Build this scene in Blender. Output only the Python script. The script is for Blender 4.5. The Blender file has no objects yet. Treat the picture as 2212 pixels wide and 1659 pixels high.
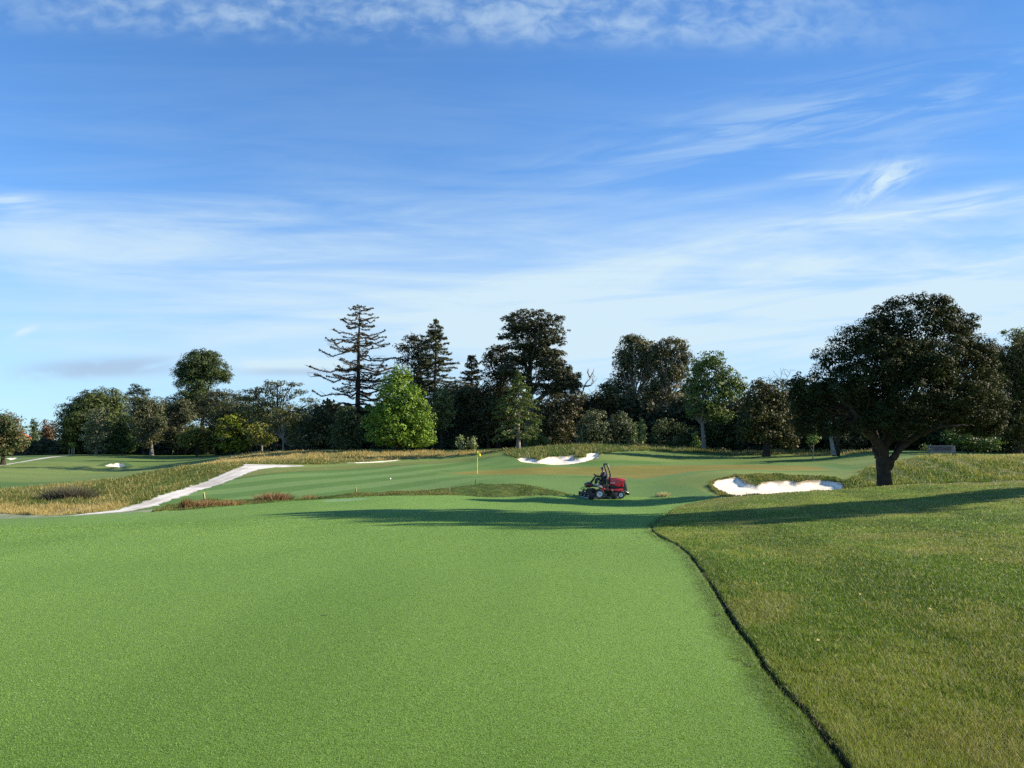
import bpy, bmesh, math, random
import numpy as np
from mathutils import Vector, Matrix

C = bpy.context.scene
COL = C.collection
R = math.radians
PI = math.pi

# ------------------------------------------------------------------ camera
FD, CXD, CYD = 1597.6, 1106.0, 829.5      # focal length and centre of the photograph in 2212 px wide units
PITCH = math.atan((988.0 - CYD) / FD)
CAMH = 1.6
cam_data = bpy.data.cameras.new('camera')
cam_data.lens = 26.0
cam_data.sensor_width = 36.0
cam_data.clip_start = 0.1
cam_data.clip_end = 9000
cam = bpy.data.objects.new('camera', cam_data)
COL.objects.link(cam)
cam.location = (0, 0, CAMH)
cam.rotation_euler = (R(90) + PITCH, 0, 0)
C.camera = cam

# ------------------------------------------------------------------ light and exposure
SUN_EL, SUN_FWD = 25.0, 5.0               # height of the sun, and how far it stands beyond the right hand side
C.view_settings.view_transform = 'Standard'
C.view_settings.look = 'None'
C.view_settings.exposure = 1.15
C.view_settings.gamma = 1
C.cycles.max_bounces = 6
C.cycles.diffuse_bounces = 2
C.cycles.glossy_bounces = 2
C.cycles.transmission_bounces = 4
C.cycles.sample_clamp_indirect = 4.0
C.cycles.use_denoising = False
el, fw = R(SUN_EL), R(SUN_FWD)
TO_SUN = Vector((math.cos(el) * math.cos(fw), math.cos(el) * math.sin(fw), math.sin(el)))
sl = bpy.data.lights.new('sun', 'SUN')
sl.energy = 5.0
sl.angle = R(0.53)
sl.color = (1.0, 0.87, 0.70)
so = bpy.data.objects.new('sun', sl)
COL.objects.link(so)
so.rotation_euler = TO_SUN.to_track_quat('Z', 'Y').to_euler()

world = bpy.data.worlds.new('World')
C.world = world
world.use_nodes = True
wt = world.node_tree
wt.nodes.clear()


class NB:
    """short hand for building math node chains"""
    def __init__(s, tree):
        s.t = tree

    def put(s, sock, v):
        if isinstance(v, (int, float)):
            sock.default_value = v
        elif isinstance(v, (tuple, list)):
            sock.default_value = tuple(v) if len(v) == len(sock.default_value) else tuple(v) + (1,)
        else:
            s.t.links.new(v, sock)

    def m(s, op, a, b=None, c=None, clamp=False):
        n = s.t.nodes.new('ShaderNodeMath')
        n.operation = op
        n.use_clamp = clamp
        for i, v in enumerate((a, b, c)):
            if v is not None:
                s.put(n.inputs[i], v)
        return n.outputs[0]

    def mix(s, f, a, b, mode='MIX'):
        n = s.t.nodes.new('ShaderNodeMix')
        n.data_type = 'RGBA'
        n.blend_type = mode
        s.put(n.inputs[0], f)
        s.put(n.inputs[6], a)
        s.put(n.inputs[7], b)
        return n.outputs[2]

    def xyz(s, x, y, z):
        n = s.t.nodes.new('ShaderNodeCombineXYZ')
        for i, v in enumerate((x, y, z)):
            s.put(n.inputs[i], v)
        return n.outputs[0]

    def noise(s, vec, scale, detail=4, rough=0.55, dist=0.0):
        n = s.t.nodes.new('ShaderNodeTexNoise')
        s.put(n.inputs['Vector'], vec)
        n.inputs['Scale'].default_value = scale
        n.inputs['Detail'].default_value = detail
        n.inputs['Roughness'].default_value = rough
        n.inputs['Distortion'].default_value = dist
        return n.outputs[0]

    def ramp(s, f, lo, hi, a=0.0, b=1.0):
        n = s.t.nodes.new('ShaderNodeMapRange')
        n.interpolation_type = 'SMOOTHSTEP'
        s.put(n.inputs[0], f)
        n.inputs[1].default_value, n.inputs[2].default_value = lo, hi
        n.inputs[3].default_value, n.inputs[4].default_value = a, b
        return n.outputs[0]


def uw(xd, yd):
    """direction of a photograph point as (sideways, up) per unit forward"""
    r, u = (xd - CXD) / FD, (CYD - yd) / FD
    f = math.cos(PITCH) - u * math.sin(PITCH)
    return r / f, (math.sin(PITCH) + u * math.cos(PITCH)) / f


# sky with its clouds: streaks of cirrus, a field of small puffs high up, two low banks
w = NB(wt)
tc = wt.nodes.new('ShaderNodeTexCoord')
sky = wt.nodes.new('ShaderNodeTexSky')
sky.sky_type = 'NISHITA'
sky.sun_disc = False
sky.sun_elevation = el
sky.sun_rotation = R(90) - fw
sky.altitude = 20
sky.air_density = 1.0
sky.dust_density = 0.15
sky.ozone_density = 2.0
sx = wt.nodes.new('ShaderNodeSeparateXYZ')
wt.links.new(tc.outputs['Generated'], sx.inputs[0])
fy = w.m('MAXIMUM', w.m('ABSOLUTE', sx.outputs[1]), 0.12)
su = w.m('DIVIDE', sx.outputs[0], fy)
sw = w.m('DIVIDE', sx.outputs[2], fy)


def zone(xd, yd, rx, ry, tilt=0.0, power=2):
    """soft patch of sky around a direction"""
    u0, w0 = uw(xd, yd)
    du, dw = w.m('SUBTRACT', su, u0), w.m('SUBTRACT', sw, w0)
    if tilt:
        dw = w.m('SUBTRACT', dw, w.m('MULTIPLY', du, tilt))
    a, b = w.m('DIVIDE', du, rx / FD), w.m('DIVIDE', dw, ry / FD)
    q = w.m('ADD', w.m('POWER', w.m('ABSOLUTE', a), power), w.m('POWER', w.m('ABSOLUTE', b), power))
    return w.m('EXPONENT', w.m('MULTIPLY', q, -1.0))


def streak(tilt, sxs, sws, scale, detail, rough, dist, lo, hi, off=0.0):
    v = w.m('SUBTRACT', sw, w.m('MULTIPLY', su, tilt))
    p = w.xyz(w.m('MULTIPLY', su, sxs), w.m('MULTIPLY', v, sws), off)
    return w.ramp(w.noise(p, scale, detail, rough, dist), lo, hi)


def addup(items):
    t = items[0]
    for i in items[1:]:
        t = w.m('ADD', t, i)
    return t


long_ = streak(0.10, 1.0, 9.0, 2.2, 9, 0.60, 0.7, 0.28, 0.80)
fine_ = streak(0.16, 2.2, 16.0, 2.2, 8, 0.6, 0.9, 0.38, 0.75, 3.3)
flat_ = streak(-0.02, 1.0, 10.0, 2.0, 9, 0.60, 0.6, 0.28, 0.78, 7.1)
tuft_ = streak(0.55, 6.0, 14.0, 2.4, 7, 0.6, 1.2, 0.36, 0.66, 1.7)
puff_p = w.xyz(w.m('MULTIPLY', su, 1.0), w.m('MULTIPLY', sw, 1.5), 0.0)
puff_n = w.noise(puff_p, 24.0, 5, 0.55, 0.35)
puff_b = w.noise(puff_p, 5.0, 3, 0.5, 0.3)
puff_ = w.ramp(w.m('ADD', w.m('MULTIPLY', puff_n, 0.6), w.m('MULTIPLY', puff_b, 0.5)), 0.42, 0.72)
cirrus = addup([
    w.m('MULTIPLY', w.m('MULTIPLY', zone(330, 510, 760, 95, 0.02, 2.6), w.m('ADD', flat_, 0.12)), 0.62),
    w.m('MULTIPLY', w.m('MULTIPLY', zone(1850, 600, 1050, 170, 0.10, 2.6), w.m('ADD', long_, 0.16)), 0.95),
    w.m('MULTIPLY', w.m('MULTIPLY', zone(1700, 745, 1000, 120, 0.0, 2.6), w.m('ADD', long_, 0.28)), 0.72),
    w.m('MULTIPLY', w.m('MULTIPLY', zone(900, 660, 900, 110, 0.06, 2.4), w.m('ADD', flat_, 0.12)), 0.62),
    w.m('MULTIPLY', w.m('MULTIPLY', zone(2050, 445, 420, 30, 0.16), w.m('ADD', fine_, 0.2)), 0.72),
    w.m('MULTIPLY', w.m('MULTIPLY', zone(1640, 404, 340, 13, 0.16), w.m('ADD', fine_, 0.25)), 0.62),
    w.m('MULTIPLY', w.m('MULTIPLY', zone(1900, 398, 75, 36, 0.42), w.m('ADD', tuft_, 0.12)), 0.80),
    w.m('MULTIPLY', w.m('MULTIPLY', zone(1750, 265, 560, 85, 0.22), fine_), 0.42),
    w.m('MULTIPLY', w.m('MULTIPLY', zone(2100, 300, 320, 40, 0.10), long_), 0.45),
    w.m('MULTIPLY', w.m('MULTIPLY', zone(30, 440, 80, 26, -0.1), w.m('ADD', fine_, 0.2)), 0.6),
    w.m('MULTIPLY', w.m('MULTIPLY', zone(950, 10, 980, 86, -0.025, 4.5), w.m('ADD', puff_, 0.06)), 0.46),
    w.m('MULTIPLY', w.m('MULTIPLY', zone(53, 716, 22, 7, 0.35), w.m('ADD', tuft_, 0.7)), 0.9),
    w.m('MULTIPLY', w.m('MULTIPLY', zone(640, 790, 110, 15, 0.02, 3), w.m('ADD', puff_, 0.05)), 0.95),
    w.m('MULTIPLY', w.m('MULTIPLY', zone(560, 640, 1400, 500, 0.0, 3), w.m('ADD', flat_, 0.1)), 0.16),
])
cirrus = w.m('MINIMUM', cirrus, 0.93)
bank_n = w.noise(w.xyz(w.m('MULTIPLY', su, 5.0), w.m('MULTIPLY', sw, 16.0), 4.0), 2.0, 6, 0.55, 0.4)
bank = w.m('MULTIPLY', addup([zone(225, 795, 175, 22, 0.05, 3), w.m('MULTIPLY', zone(640, 803, 130, 9, 0.0, 3), 0.7)]),
           w.ramp(bank_n, 0.32, 0.52, 0.25, 1.0))
bank = w.m('MULTIPLY', bank, 0.9)
side = w.ramp(su, 0.05, 0.75, 1.0, 0.80)
tint = w.mix(1.0, sky.outputs[0], w.xyz(w.m('MULTIPLY', side, 0.60), w.m('MULTIPLY', side, 1.0), w.m('MULTIPLY', side, 1.40)), 'MULTIPLY')
low = w.ramp(sw, 0.02, 0.42, 1.0, 0.0)
tint = w.mix(w.m('MULTIPLY', low, 0.55), tint, (3.5, 4.5, 5.5))
c1 = w.mix(cirrus, tint, (4.10, 5.15, 5.75))
c2 = w.mix(bank, c1, (2.55, 3.55, 4.75))
bg = wt.nodes.new('ShaderNodeBackground')
wt.links.new(c2, bg.inputs[0])
bg.inputs[1].default_value = 0.075
wo = wt.nodes.new('ShaderNodeOutputWorld')
wt.links.new(bg.outputs[0], wo.inputs[0])

# ------------------------------------------------------------------ helpers
def P(xd, yd, Y):
    """the point at distance Y that the photograph shows at (xd, yd)"""
    u, v = uw(xd, yd)
    return Vector((u * Y, Y, CAMH + v * Y))


def rng_(seed):
    return np.random.default_rng(seed)


def _hash(ix, iy, seed):
    h = (ix * 374761393 + iy * 668265263 + seed * 974634777) & 0xFFFFFFFF
    h = ((h ^ (h >> 13)) * 1274126177) & 0xFFFFFFFF
    return ((h ^ (h >> 16)) & 0xFFFF) / 65535.0


def vnoise(x, y, seed=0):
    x, y = np.asarray(x, float), np.asarray(y, float)
    ix, iy = np.floor(x).astype(np.int64), np.floor(y).astype(np.int64)
    fx, fy_ = x - ix, y - iy
    fx, fy_ = fx * fx * (3 - 2 * fx), fy_ * fy_ * (3 - 2 * fy_)
    a, b = _hash(ix, iy, seed), _hash(ix + 1, iy, seed)
    c, d = _hash(ix, iy + 1, seed), _hash(ix + 1, iy + 1, seed)
    return (a + (b - a) * fx) * (1 - fy_) + (c + (d - c) * fx) * fy_


def fbm(x, y, seed=0, n=4):
    t, amp, f, s = 0, 1.0, 1.0, 0
    for k in range(n):
        t = t + amp * vnoise(x * f, y * f, seed + k * 17)
        s += amp
        amp *= 0.5
        f *= 2.03
    return t / s


def sstep(x, a, b):
    t = np.clip((x - a) / (b - a), 0, 1)
    return t * t * (3 - 2 * t)


def new_mesh(name, V, groups, mat=None, col=None, smooth=False):
    """mesh from a vertex array and a list of face arrays of equal corner count"""
    me = bpy.data.meshes.new(name)
    V = np.asarray(V, np.float32)
    me.vertices.add(len(V))
    me.vertices.foreach_set('co', V.ravel())
    groups = [np.asarray(g, np.int32) for g in groups if len(g)]
    nl = sum(g.size for g in groups)
    npoly = sum(len(g) for g in groups)
    me.loops.add(nl)
    me.loops.foreach_set('vertex_index', np.concatenate([g.ravel() for g in groups]))
    me.polygons.add(npoly)
    tot = np.concatenate([np.full(len(g), g.shape[1], np.int32) for g in groups])
    st = np.concatenate([[0], np.cumsum(tot)[:-1]]).astype(np.int32)
    me.polygons.foreach_set('loop_start', st)
    me.polygons.foreach_set('loop_total', tot)
    if smooth:
        me.polygons.foreach_set('use_smooth', np.ones(npoly, bool))
    if col is not None:
        at = me.attributes.new('col', 'FLOAT_COLOR', 'POINT')
        c4 = np.ones((len(V), 4), np.float32)
        c4[:, :3] = col
        at.data.foreach_set('color', c4.ravel())
    me.update(calc_edges=True)
    if mat:
        me.materials.append(mat)
    return me


def link(name, me, parent=None, loc=None):
    o = bpy.data.objects.new(name, me)
    COL.objects.link(o)
    if parent is not None:
        o.parent = parent
    if loc is not None:
        o.location = loc
    return o


def tag(o, label=None, cat=None, group=None, kind=None):
    if label:
        o['label'] = label
    if cat:
        o['category'] = cat
    if group:
        o['group'] = group
    if kind:
        o['kind'] = kind
    return o


def thing(name, label, cat, loc, group=None, rz=0.0):
    o = bpy.data.objects.new(name, None)
    o.empty_display_size = 0.3
    COL.objects.link(o)
    o.location = loc
    o.rotation_euler = (0, 0, rz)
    return tag(o, label, cat, group)


# ------------------------------------------------------------------ materials
def mat(name, color=(0.5, 0.5, 0.5), rough=0.6, metal=0.0, spec=0.5, attr=False, vary=0.0, scale=8.0, bump=0.0,
        bscale=None, coat=0.0):
    m = bpy.data.materials.new(name)
    m.use_nodes = True
    t = m.node_tree
    b = t.nodes['Principled BSDF']
    b.inputs['Roughness'].default_value = rough
    b.inputs['Metallic'].default_value = metal
    b.inputs['Specular IOR Level'].default_value = spec
    if coat:
        b.inputs['Coat Weight'].default_value = coat
    n = NB(t)
    src = tuple(color) + (1,)
    if attr:
        a = t.nodes.new('ShaderNodeAttribute')
        a.attribute_name = 'col'
        src = a.outputs['Color']
    tcn = t.nodes.new('ShaderNodeTexCoord')
    if vary:
        nz = n.noise(tcn.outputs['Object'], scale, 5, 0.6)
        src = n.mix(1.0, src, n.xyz(*[n.ramp(nz, 0.25, 0.75, 1 - vary, 1 + vary)] * 3), 'MULTIPLY')
    n.put(b.inputs['Base Color'], src)
    if bump:
        bm_ = t.nodes.new('ShaderNodeBump')
        bm_.inputs['Strength'].default_value = bump
        bm_.inputs['Distance'].default_value = 0.02
        t.links.new(n.noise(tcn.outputs['Object'], bscale or scale, 5, 0.65), bm_.inputs['Height'])
        t.links.new(bm_.outputs[0], b.inputs['Normal'])
    return m


def leaf_mat(name, trans=0.3, rough=0.55, spec=0.35):
    m = bpy.data.materials.new(name)
    m.use_nodes = True
    t = m.node_tree
    b = t.nodes['Principled BSDF']
    b.inputs['Roughness'].default_value = rough
    b.inputs['Specular IOR Level'].default_value = spec
    a = t.nodes.new('ShaderNodeAttribute')
    a.attribute_name = 'col'
    t.links.new(a.outputs['Color'], b.inputs['Base Color'])
    tr = t.nodes.new('ShaderNodeBsdfTranslucent')
    n = NB(t)
    t.links.new(n.mix(1.0, a.outputs['Color'], (1.25, 1.2, 0.6), 'MULTIPLY'), tr.inputs['Color'])
    mx = t.nodes.new('ShaderNodeMixShader')
    mx.inputs[0].default_value = trans
    t.links.new(b.outputs[0], mx.inputs[1])
    t.links.new(tr.outputs[0], mx.inputs[2])
    t.links.new(mx.outputs[0], t.nodes['Material Output'].inputs['Surface'])
    return m


M = {}
M['turf'] = mat('turf', rough=0.85, spec=0.15, attr=True, vary=0.22, scale=60, bump=0.9, bscale=95)
M['mown'] = mat('mown_turf', rough=0.85, spec=0.15, attr=True, vary=0.12, scale=30, bump=0.5, bscale=40)
M['longturf'] = mat('long_turf', rough=0.9, spec=0.1, attr=True, vary=0.30, scale=4, bump=1.0, bscale=5)
M['sand'] = mat('sand', rough=0.95, spec=0.1, attr=True, vary=0.14, scale=4, bump=1.0, bscale=5)
M['path'] = mat('crushed_shell', rough=0.95, spec=0.1, attr=True, vary=0.12, scale=2.5, bump=0.5, bscale=8)
M['blade'] = leaf_mat('grass_blades', 0.35, 0.6, 0.3)
M['leaf'] = leaf_mat('tree_leaves', 0.22, 0.55, 0.25)
M['oakleaf'] = leaf_mat('oak_leaves', 0.18, 0.65, 0.10)
M['needle'] = leaf_mat('tree_needles', 0.12, 0.6, 0.25)
M['bark'] = mat('dark_bark', (0.036, 0.027, 0.020), 0.9, spec=0.2, vary=0.45, scale=3.5, bump=0.8)
M['greybark'] = mat('pale_bark', (0.20, 0.18, 0.15), 0.9, spec=0.2, vary=0.35, scale=3.0, bump=0.6)
M['redbark'] = mat('redwood_bark', (0.050, 0.033, 0.026), 0.9, spec=0.2, vary=0.4, scale=2.0, bump=0.8)
M['cedarbark'] = mat('cedar_bark', (0.085, 0.075, 0.065), 0.9, spec=0.2, vary=0.4, scale=3.0, bump=0.6)
# ------------------------------------------------------------------ the lie of the land
CP_IMG = [  # photograph point and its distance
    (0, 1122, 34), (180, 1113, 35), (390, 1103, 38), (520, 1092, 40), (640, 1083, 42), (820, 1073, 44.5), (1000, 1072, 45),
    (1160, 1072, 45.5), (1250, 1080, 45), (1400, 1083, 44.5), (1106, 1090, 38), (1106, 1110, 29),
    # crest of the rough on the right
    (1470, 1093, 37), (1560, 1076, 39), (1700, 1065, 41), (1830, 1057, 42), (1910, 1050, 43), (2050, 1047, 40), (2212, 1044, 35),
    # berm and dip beyond the near fairway
    (640, 1078, 44), (800, 1066, 48), (920, 1060, 50), (1030, 1048, 52), (1130, 1048, 52), (1200, 1060, 50),
    (1030, 1070, 47.5), (1130, 1071, 47.5),
    # far fairway
    (450, 1072, 46), (450, 1050, 54), (450, 1030, 63), (580, 1012, 72), (700, 1050, 54), (700, 1025, 68), (700, 1008, 82), (850, 1035, 62),
    (900, 1005, 84), (900, 1045, 56), (1000, 995, 92), (850, 994, 96), (760, 996, 94),
    # green and its surround
    (1030, 1024, 71), (950, 1022, 72), (1200, 1029, 64), (1270, 1030, 63), (1400, 1036, 58), (1400, 1064, 50), (1480, 1026, 60),
    (1550, 1016, 63), (1675, 1017, 62), (1825, 1016, 61), (1300, 1003, 82), (1450, 1001, 84), (1610, 1001, 82), (1775, 1004, 76),
    (1850, 1014, 64), (1180, 1006, 80), (1090, 1010, 79), (1600, 985, 95), (1800, 985, 88), (1880, 1010, 64),
    # bunker behind the green and the mound over it
    (1130, 993, 86), (1200, 1003.5, 83), (1290, 990, 86), (1120, 985, 90), (1200, 980, 92), (1290, 976, 92), (1100, 972, 100),
    (1280, 964, 99), (1400, 966, 103), (1500, 972, 103),
    # right hand bunker
    (1545, 1045, 51), (1600, 1070, 46), (1700, 1068, 46.5), (1820, 1060, 47), (1600, 1031, 53.5), (1700, 1033, 53.5), (1800, 1037, 52), (1660, 1023, 57), (1800, 1026, 56),
    # bank behind the big tree
    (1880, 1040, 49), (1960, 1035, 49), (2080, 1037, 47), (2212, 1037, 45), (1960, 995, 60), (2060, 990, 62), (2212, 992, 60),
    (2037, 985.5, 66), (2212, 987, 70), (1900, 988, 78),
    # left hand side: tall grass slope, lower fairway, far green
    (0, 1108, 37), (150, 1100, 39), (0, 1065, 50), (160, 1062, 49), (300, 1048, 55), (350, 1060, 49), (470, 1015, 68), (520, 1001, 84),
    (0, 1045, 72), (0, 1020, 110), (150, 1035, 80), (250, 1020, 104), (400, 1010, 100), (0, 1008, 140), (140, 1009, 142), (250, 1009, 146),
    (245, 1001, 150), (330, 1005, 150), (70, 1000, 156), (0, 1000, 165), (100, 988, 190), (245, 996, 162), (245, 984, 200), (372, 991, 186), (430, 987, 190), (100, 983.5, 222),
    (0, 987, 210), (-150, 990, 210), (560, 986, 120), (560, 978, 150), (660, 984, 108), (760, 980, 108), (660, 976, 125), (480, 984, 190),
    # feet of the trees
    (800, 976, 118), (900, 975, 117), (1000, 976, 112), (1060, 975, 108), (1700, 978, 96), (1600, 976, 104), (1850, 980, 86),
    (2000, 980, 82), (2120, 984, 78),
]
CP_XYZ = []
for xx in (-9, -4, 0, 4):
    for yy, zz in ((1.5, 0), (4, 0), (8, 0.0), (14, -0.12), (20, -0.30)):
        if xx == 4 and yy > 4:
            continue
        CP_XYZ.append((xx * (1 + yy / 12), yy, zz - max(0, -xx) * yy * 0.0009))
# the rough on the right: one smooth slope fitted through its crest, its edge and the ground near the eye
_rp = np.array([tuple(P(*c)) for c in [(1470, 1093, 37), (1560, 1076, 39), (1700, 1065, 41), (1830, 1057, 42), (1910, 1050, 43), (2050, 1047, 40), (2212, 1044, 35)]]
               + [(4, 14, -0.12), (4.5, 20, -0.28), (6, 28, -0.50), (2, 5, 0.0), (5, 5, 0.03), (8, 8, 0.08), (3, 9, 0.0), (14, 16, 0.25)])
_basis = lambda x, y: np.stack([np.ones_like(x), x, y, x * y, y * y], 1)
_rc = np.linalg.lstsq(_basis(_rp[:, 0], _rp[:, 1]), _rp[:, 2], rcond=None)[0]
for yy in (9, 14, 20, 26, 32):
    for q in (0.30, 0.45, 0.60, 0.78):
        CP_XYZ.append((q * yy, yy, float((_basis(np.array([q * yy]), np.array([float(yy)])) @ _rc)[0])))
CP_XYZ += [(6, 3, 0.05), (30, 30, 0.55), (40, 40, 0.8), (24, 12, 0.45), (60, 45, 1.2), (70, 80, 2.0), (110, 110, 3),
           (-40, 30, -1.2), (-60, 50, -1.0), (-110, 100, 0.2), (-90, 70, -0.3), (-200, 200, 2.5), (-20, 12, -0.35), (-25, 20, -0.75), (-260, 330, 3), (0, 330, 4),
           (0, 180, 3.4), (80, 180, 3.6), (200, 330, 5), (120, 200, 4), (-60, 240, 3.2), (-130, 270, 3.0), (-6, -10, 0), (6, -10, 0.05), (0, 1500, 6), (-1500, 1500, 6), (1500, 1500, 6)]
_pts = [tuple(P(*c)) for c in CP_IMG] + CP_XYZ
_pts = np.array(_pts, float)


def to_uv(x, y):
    yy = np.maximum(y, -3.0) + 6.0
    return x / yy * 3.0, np.log(yy) * 1.6


_pu, _pv = to_uv(_pts[:, 0], _pts[:, 1])


def _kern(d2):
    return 0.5 * d2 * np.log(d2 + 1e-12)


_n = len(_pts)
_A = np.zeros((_n + 3, _n + 3))
_A[:_n, :_n] = _kern((_pu[:, None] - _pu) ** 2 + (_pv[:, None] - _pv) ** 2) + np.eye(_n) * 2e-4
_A[:_n, _n], _A[:_n, _n + 1], _A[:_n, _n + 2] = 1, _pu, _pv
_A[_n:, :_n] = _A[:_n, _n:].T
_sol = np.linalg.solve(_A, np.concatenate([_pts[:, 2], np.zeros(3)]))


def base_z(x, y):
    x, y = np.atleast_1d(np.asarray(x, float)), np.atleast_1d(np.asarray(y, float))
    out = np.empty(len(x))
    for s in range(0, len(x), 20000):
        u, v = to_uv(x[s:s + 20000], y[s:s + 20000])
        k = _kern((u[:, None] - _pu) ** 2 + (v[:, None] - _pv) ** 2)
        out[s:s + 20000] = k @ _sol[:_n] + _sol[_n] + _sol[_n + 1] * u + _sol[_n + 2] * v
    return out


_marchY = np.geomspace(2.5, 330, 2600)


def hit(xd, yd):
    """first ground point seen at a photograph point"""
    u, v = uw(xd, yd)
    g = base_z(u * _marchY, _marchY) - (CAMH + v * _marchY)
    i = np.argmax(g > 0) if (g > 0).any() else len(g) - 1
    return u * _marchY[i], _marchY[i]


def ground_poly(pts):
    out = []
    for p in pts:
        if len(p) == 3:
            out.append((uw(p[0], p[1])[0] * p[2], p[2]))
        else:
            out.append(hit(*p))
    return np.array(out)


def inside(poly, x, y):
    r = np.zeros(len(x), bool)
    lo, hi = poly.min(0), poly.max(0)
    idx = np.where((x > lo[0]) & (x < hi[0]) & (y > lo[1]) & (y < hi[1]))[0]
    px, py = x[idx], y[idx]
    t = np.zeros(len(idx), bool)
    n = len(poly)
    for i in range(n):
        x1, y1 = poly[i]
        x2, y2 = poly[(i + 1) % n]
        if y1 == y2:
            continue
        c = ((y1 > py) != (y2 > py)) & (px < (x2 - x1) * (py - y1) / (y2 - y1) + x1)
        t ^= c
    r[idx] = t
    return r


def edge_dist(poly, x, y, closed=True):
    d = np.full(len(x), 1e9)
    n = len(poly)
    for i in range(n if closed else n - 1):
        a, b = poly[i], poly[(i + 1) % n]
        ab = b - a
        t = np.clip(((x - a[0]) * ab[0] + (y - a[1]) * ab[1]) / max(ab @ ab, 1e-9), 0, 1)
        d = np.minimum(d, np.hypot(x - a[0] - t * ab[0], y - a[1] - t * ab[1]))
    return d


# the edge between the short fairway on the left and the rough on the right, near to far
EDGE = ground_poly([(2000, 1900, 2.2), (1835, 1659), (1790, 1600), (1750, 1545), (1700, 1497), (1655, 1440), (1632, 1400), (1605, 1370), (1572, 1320), (1548, 1280), (1520, 1240),
                    (1490, 1200), (1462, 1176), (1432, 1162), (1410, 1148), (1408, 1138), (1425, 1122), (1448, 1103), (1468, 1093, 37.5)])
CREST_R = ground_poly([(1468, 1093, 37.5), (1510, 1083, 39.0), (1560, 1075, 40.5), (1700, 1065, 42.5), (1830, 1057, 43.5), (1910, 1051, 44.2), (2050, 1047, 42.5), (2212, 1044, 38), (2500, 1040, 35), (4200, 1040, 30)])
FAREDGE = ground_poly([(-900, 1126, 33.5), (0, 1121, 34.2), (180, 1113, 35.3), (390, 1103, 38.2), (520, 1091, 40.3), (640, 1081.5, 42.3), (820, 1071.5, 45), (1000, 1071, 45.6), (1160, 1071, 46.0), (1240, 1074, 47.5), (1330, 1072, 48), (1450, 1072, 47), (1540, 1075, 43)])
RG = {}
RG['fairway'] = np.array([(-60, -30)] + [(EDGE[0][0], -30)] + [tuple(p) for p in EDGE] + [(CREST_R[2][0], CREST_R[2][1])] + [tuple(p) for p in FAREDGE[::-1]])
RG['rough'] = np.array([(EDGE[0][0], -30)] + [tuple(p) for p in EDGE] + [tuple(p) for p in CREST_R[1:]] + [(140, 30), (140, -30)])
RG['green'] = ground_poly([(942, 1022.5, 71.5), (985, 1027.5, 69.5), (1060, 1029, 68), (1140, 1027, 66.5), (1230, 1026, 65.5), (1290, 1029, 63), (1340, 1036, 59.5), (1375, 1040, 57), (1420, 1036, 58.5), (1456, 1028, 60), (1509, 1018.5, 62.5), (1548, 1015.5, 63.2),
                           (1675, 1017, 62), (1780, 1016.5, 61.5), (1836, 1013.5, 64), (1775, 1005, 75.5), (1608, 1002, 81), (1475, 1001, 83), (1300, 1003.5, 81), (1180, 1006, 79.5), (1040, 1012, 77), (980, 1016, 75)])
RG['apron'] = ground_poly([(900, 1024, 70), (985, 1034, 66), (1060, 1035, 64.5), (1140, 1033, 63), (1230, 1033, 62), (1290, 1038, 58.5), (1340, 1049, 54.5), (1375, 1053, 53), (1430, 1047, 54.5), (1470, 1033, 57.5), (1520, 1022, 60.5), (1560, 1019, 61.3),
                           (1675, 1020, 60.6), (1800, 1020, 59.5), (1868, 1014, 63), (1880, 1009, 67), (1800, 1003, 77), (1608, 999, 84), (1475, 998.5, 86), (1300, 1000, 84.5), (1180, 1003, 82), (1040, 1008, 80), (960, 1013, 77)])
RG['bunker_right'] = ground_poly([(1537, 1045, 50.5), (1541, 1038, 52), (1552, 1035.5, 52.7), (1580, 1030.5, 53.5), (1594, 1028, 53.8), (1601, 1034, 52.8), (1612, 1043, 51), (1628, 1045, 50.6), (1638, 1045.5, 50.5), (1646, 1040, 51.3), (1666, 1036.5, 52), (1692, 1037, 52),
                                 (1704, 1036, 52.2), (1722, 1040, 51.6), (1745, 1036, 52.2), (1774, 1034, 52.4), (1800, 1038, 51.5), (1815, 1042, 50.6), (1823, 1047, 49.5), (1822, 1056, 47.6), (1700, 1066, 45.5), (1600, 1070, 45.2), (1570, 1064, 46.8), (1550, 1054, 48.6)])
RG['bunker_back'] = ground_poly([(1117, 991, 87.2), (1124, 987.5, 88.5), (1140, 988, 88.3), (1158, 992.5, 86.8), (1164, 994.5, 86), (1172, 990, 87.6), (1187, 986, 89), (1205, 984.5, 89.5), (1222, 985.5, 89.2), (1231, 984, 89.6), (1241, 982, 90.2), (1242, 990, 87.2), (1252, 990.5, 87), (1265, 989, 87.5),
                                (1266, 983, 90), (1276, 977, 91.6), (1292, 976, 91.8), (1296, 984, 89.6), (1290, 992, 86.3), (1265, 999, 84.3), (1230, 1003.5, 83), (1180, 1004, 82.8), (1140, 1001.5, 83.5), (1124, 998.5, 84.8)])
RG['bunker_left'] = ground_poly([(227, 1008, 146.5), (236, 1004, 149), (246, 1003.5, 149.4), (252, 999, 151.5), (262, 998, 152), (266, 1002, 150), (268, 1007, 147), (262, 1009, 146)])
RG['bunker_sliver'] = ground_poly([(745, 998.5, 90.8), (800, 996.5, 92.5), (858, 992.8, 96.5), (864, 993.6, 95), (830, 996.6, 92.2), (780, 999.2, 90.2)])
RG['bunker_corner'] = ground_poly([(14, 989, 196), (38, 988.6, 198), (36, 992, 186), (24, 994.5, 180)])
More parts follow.
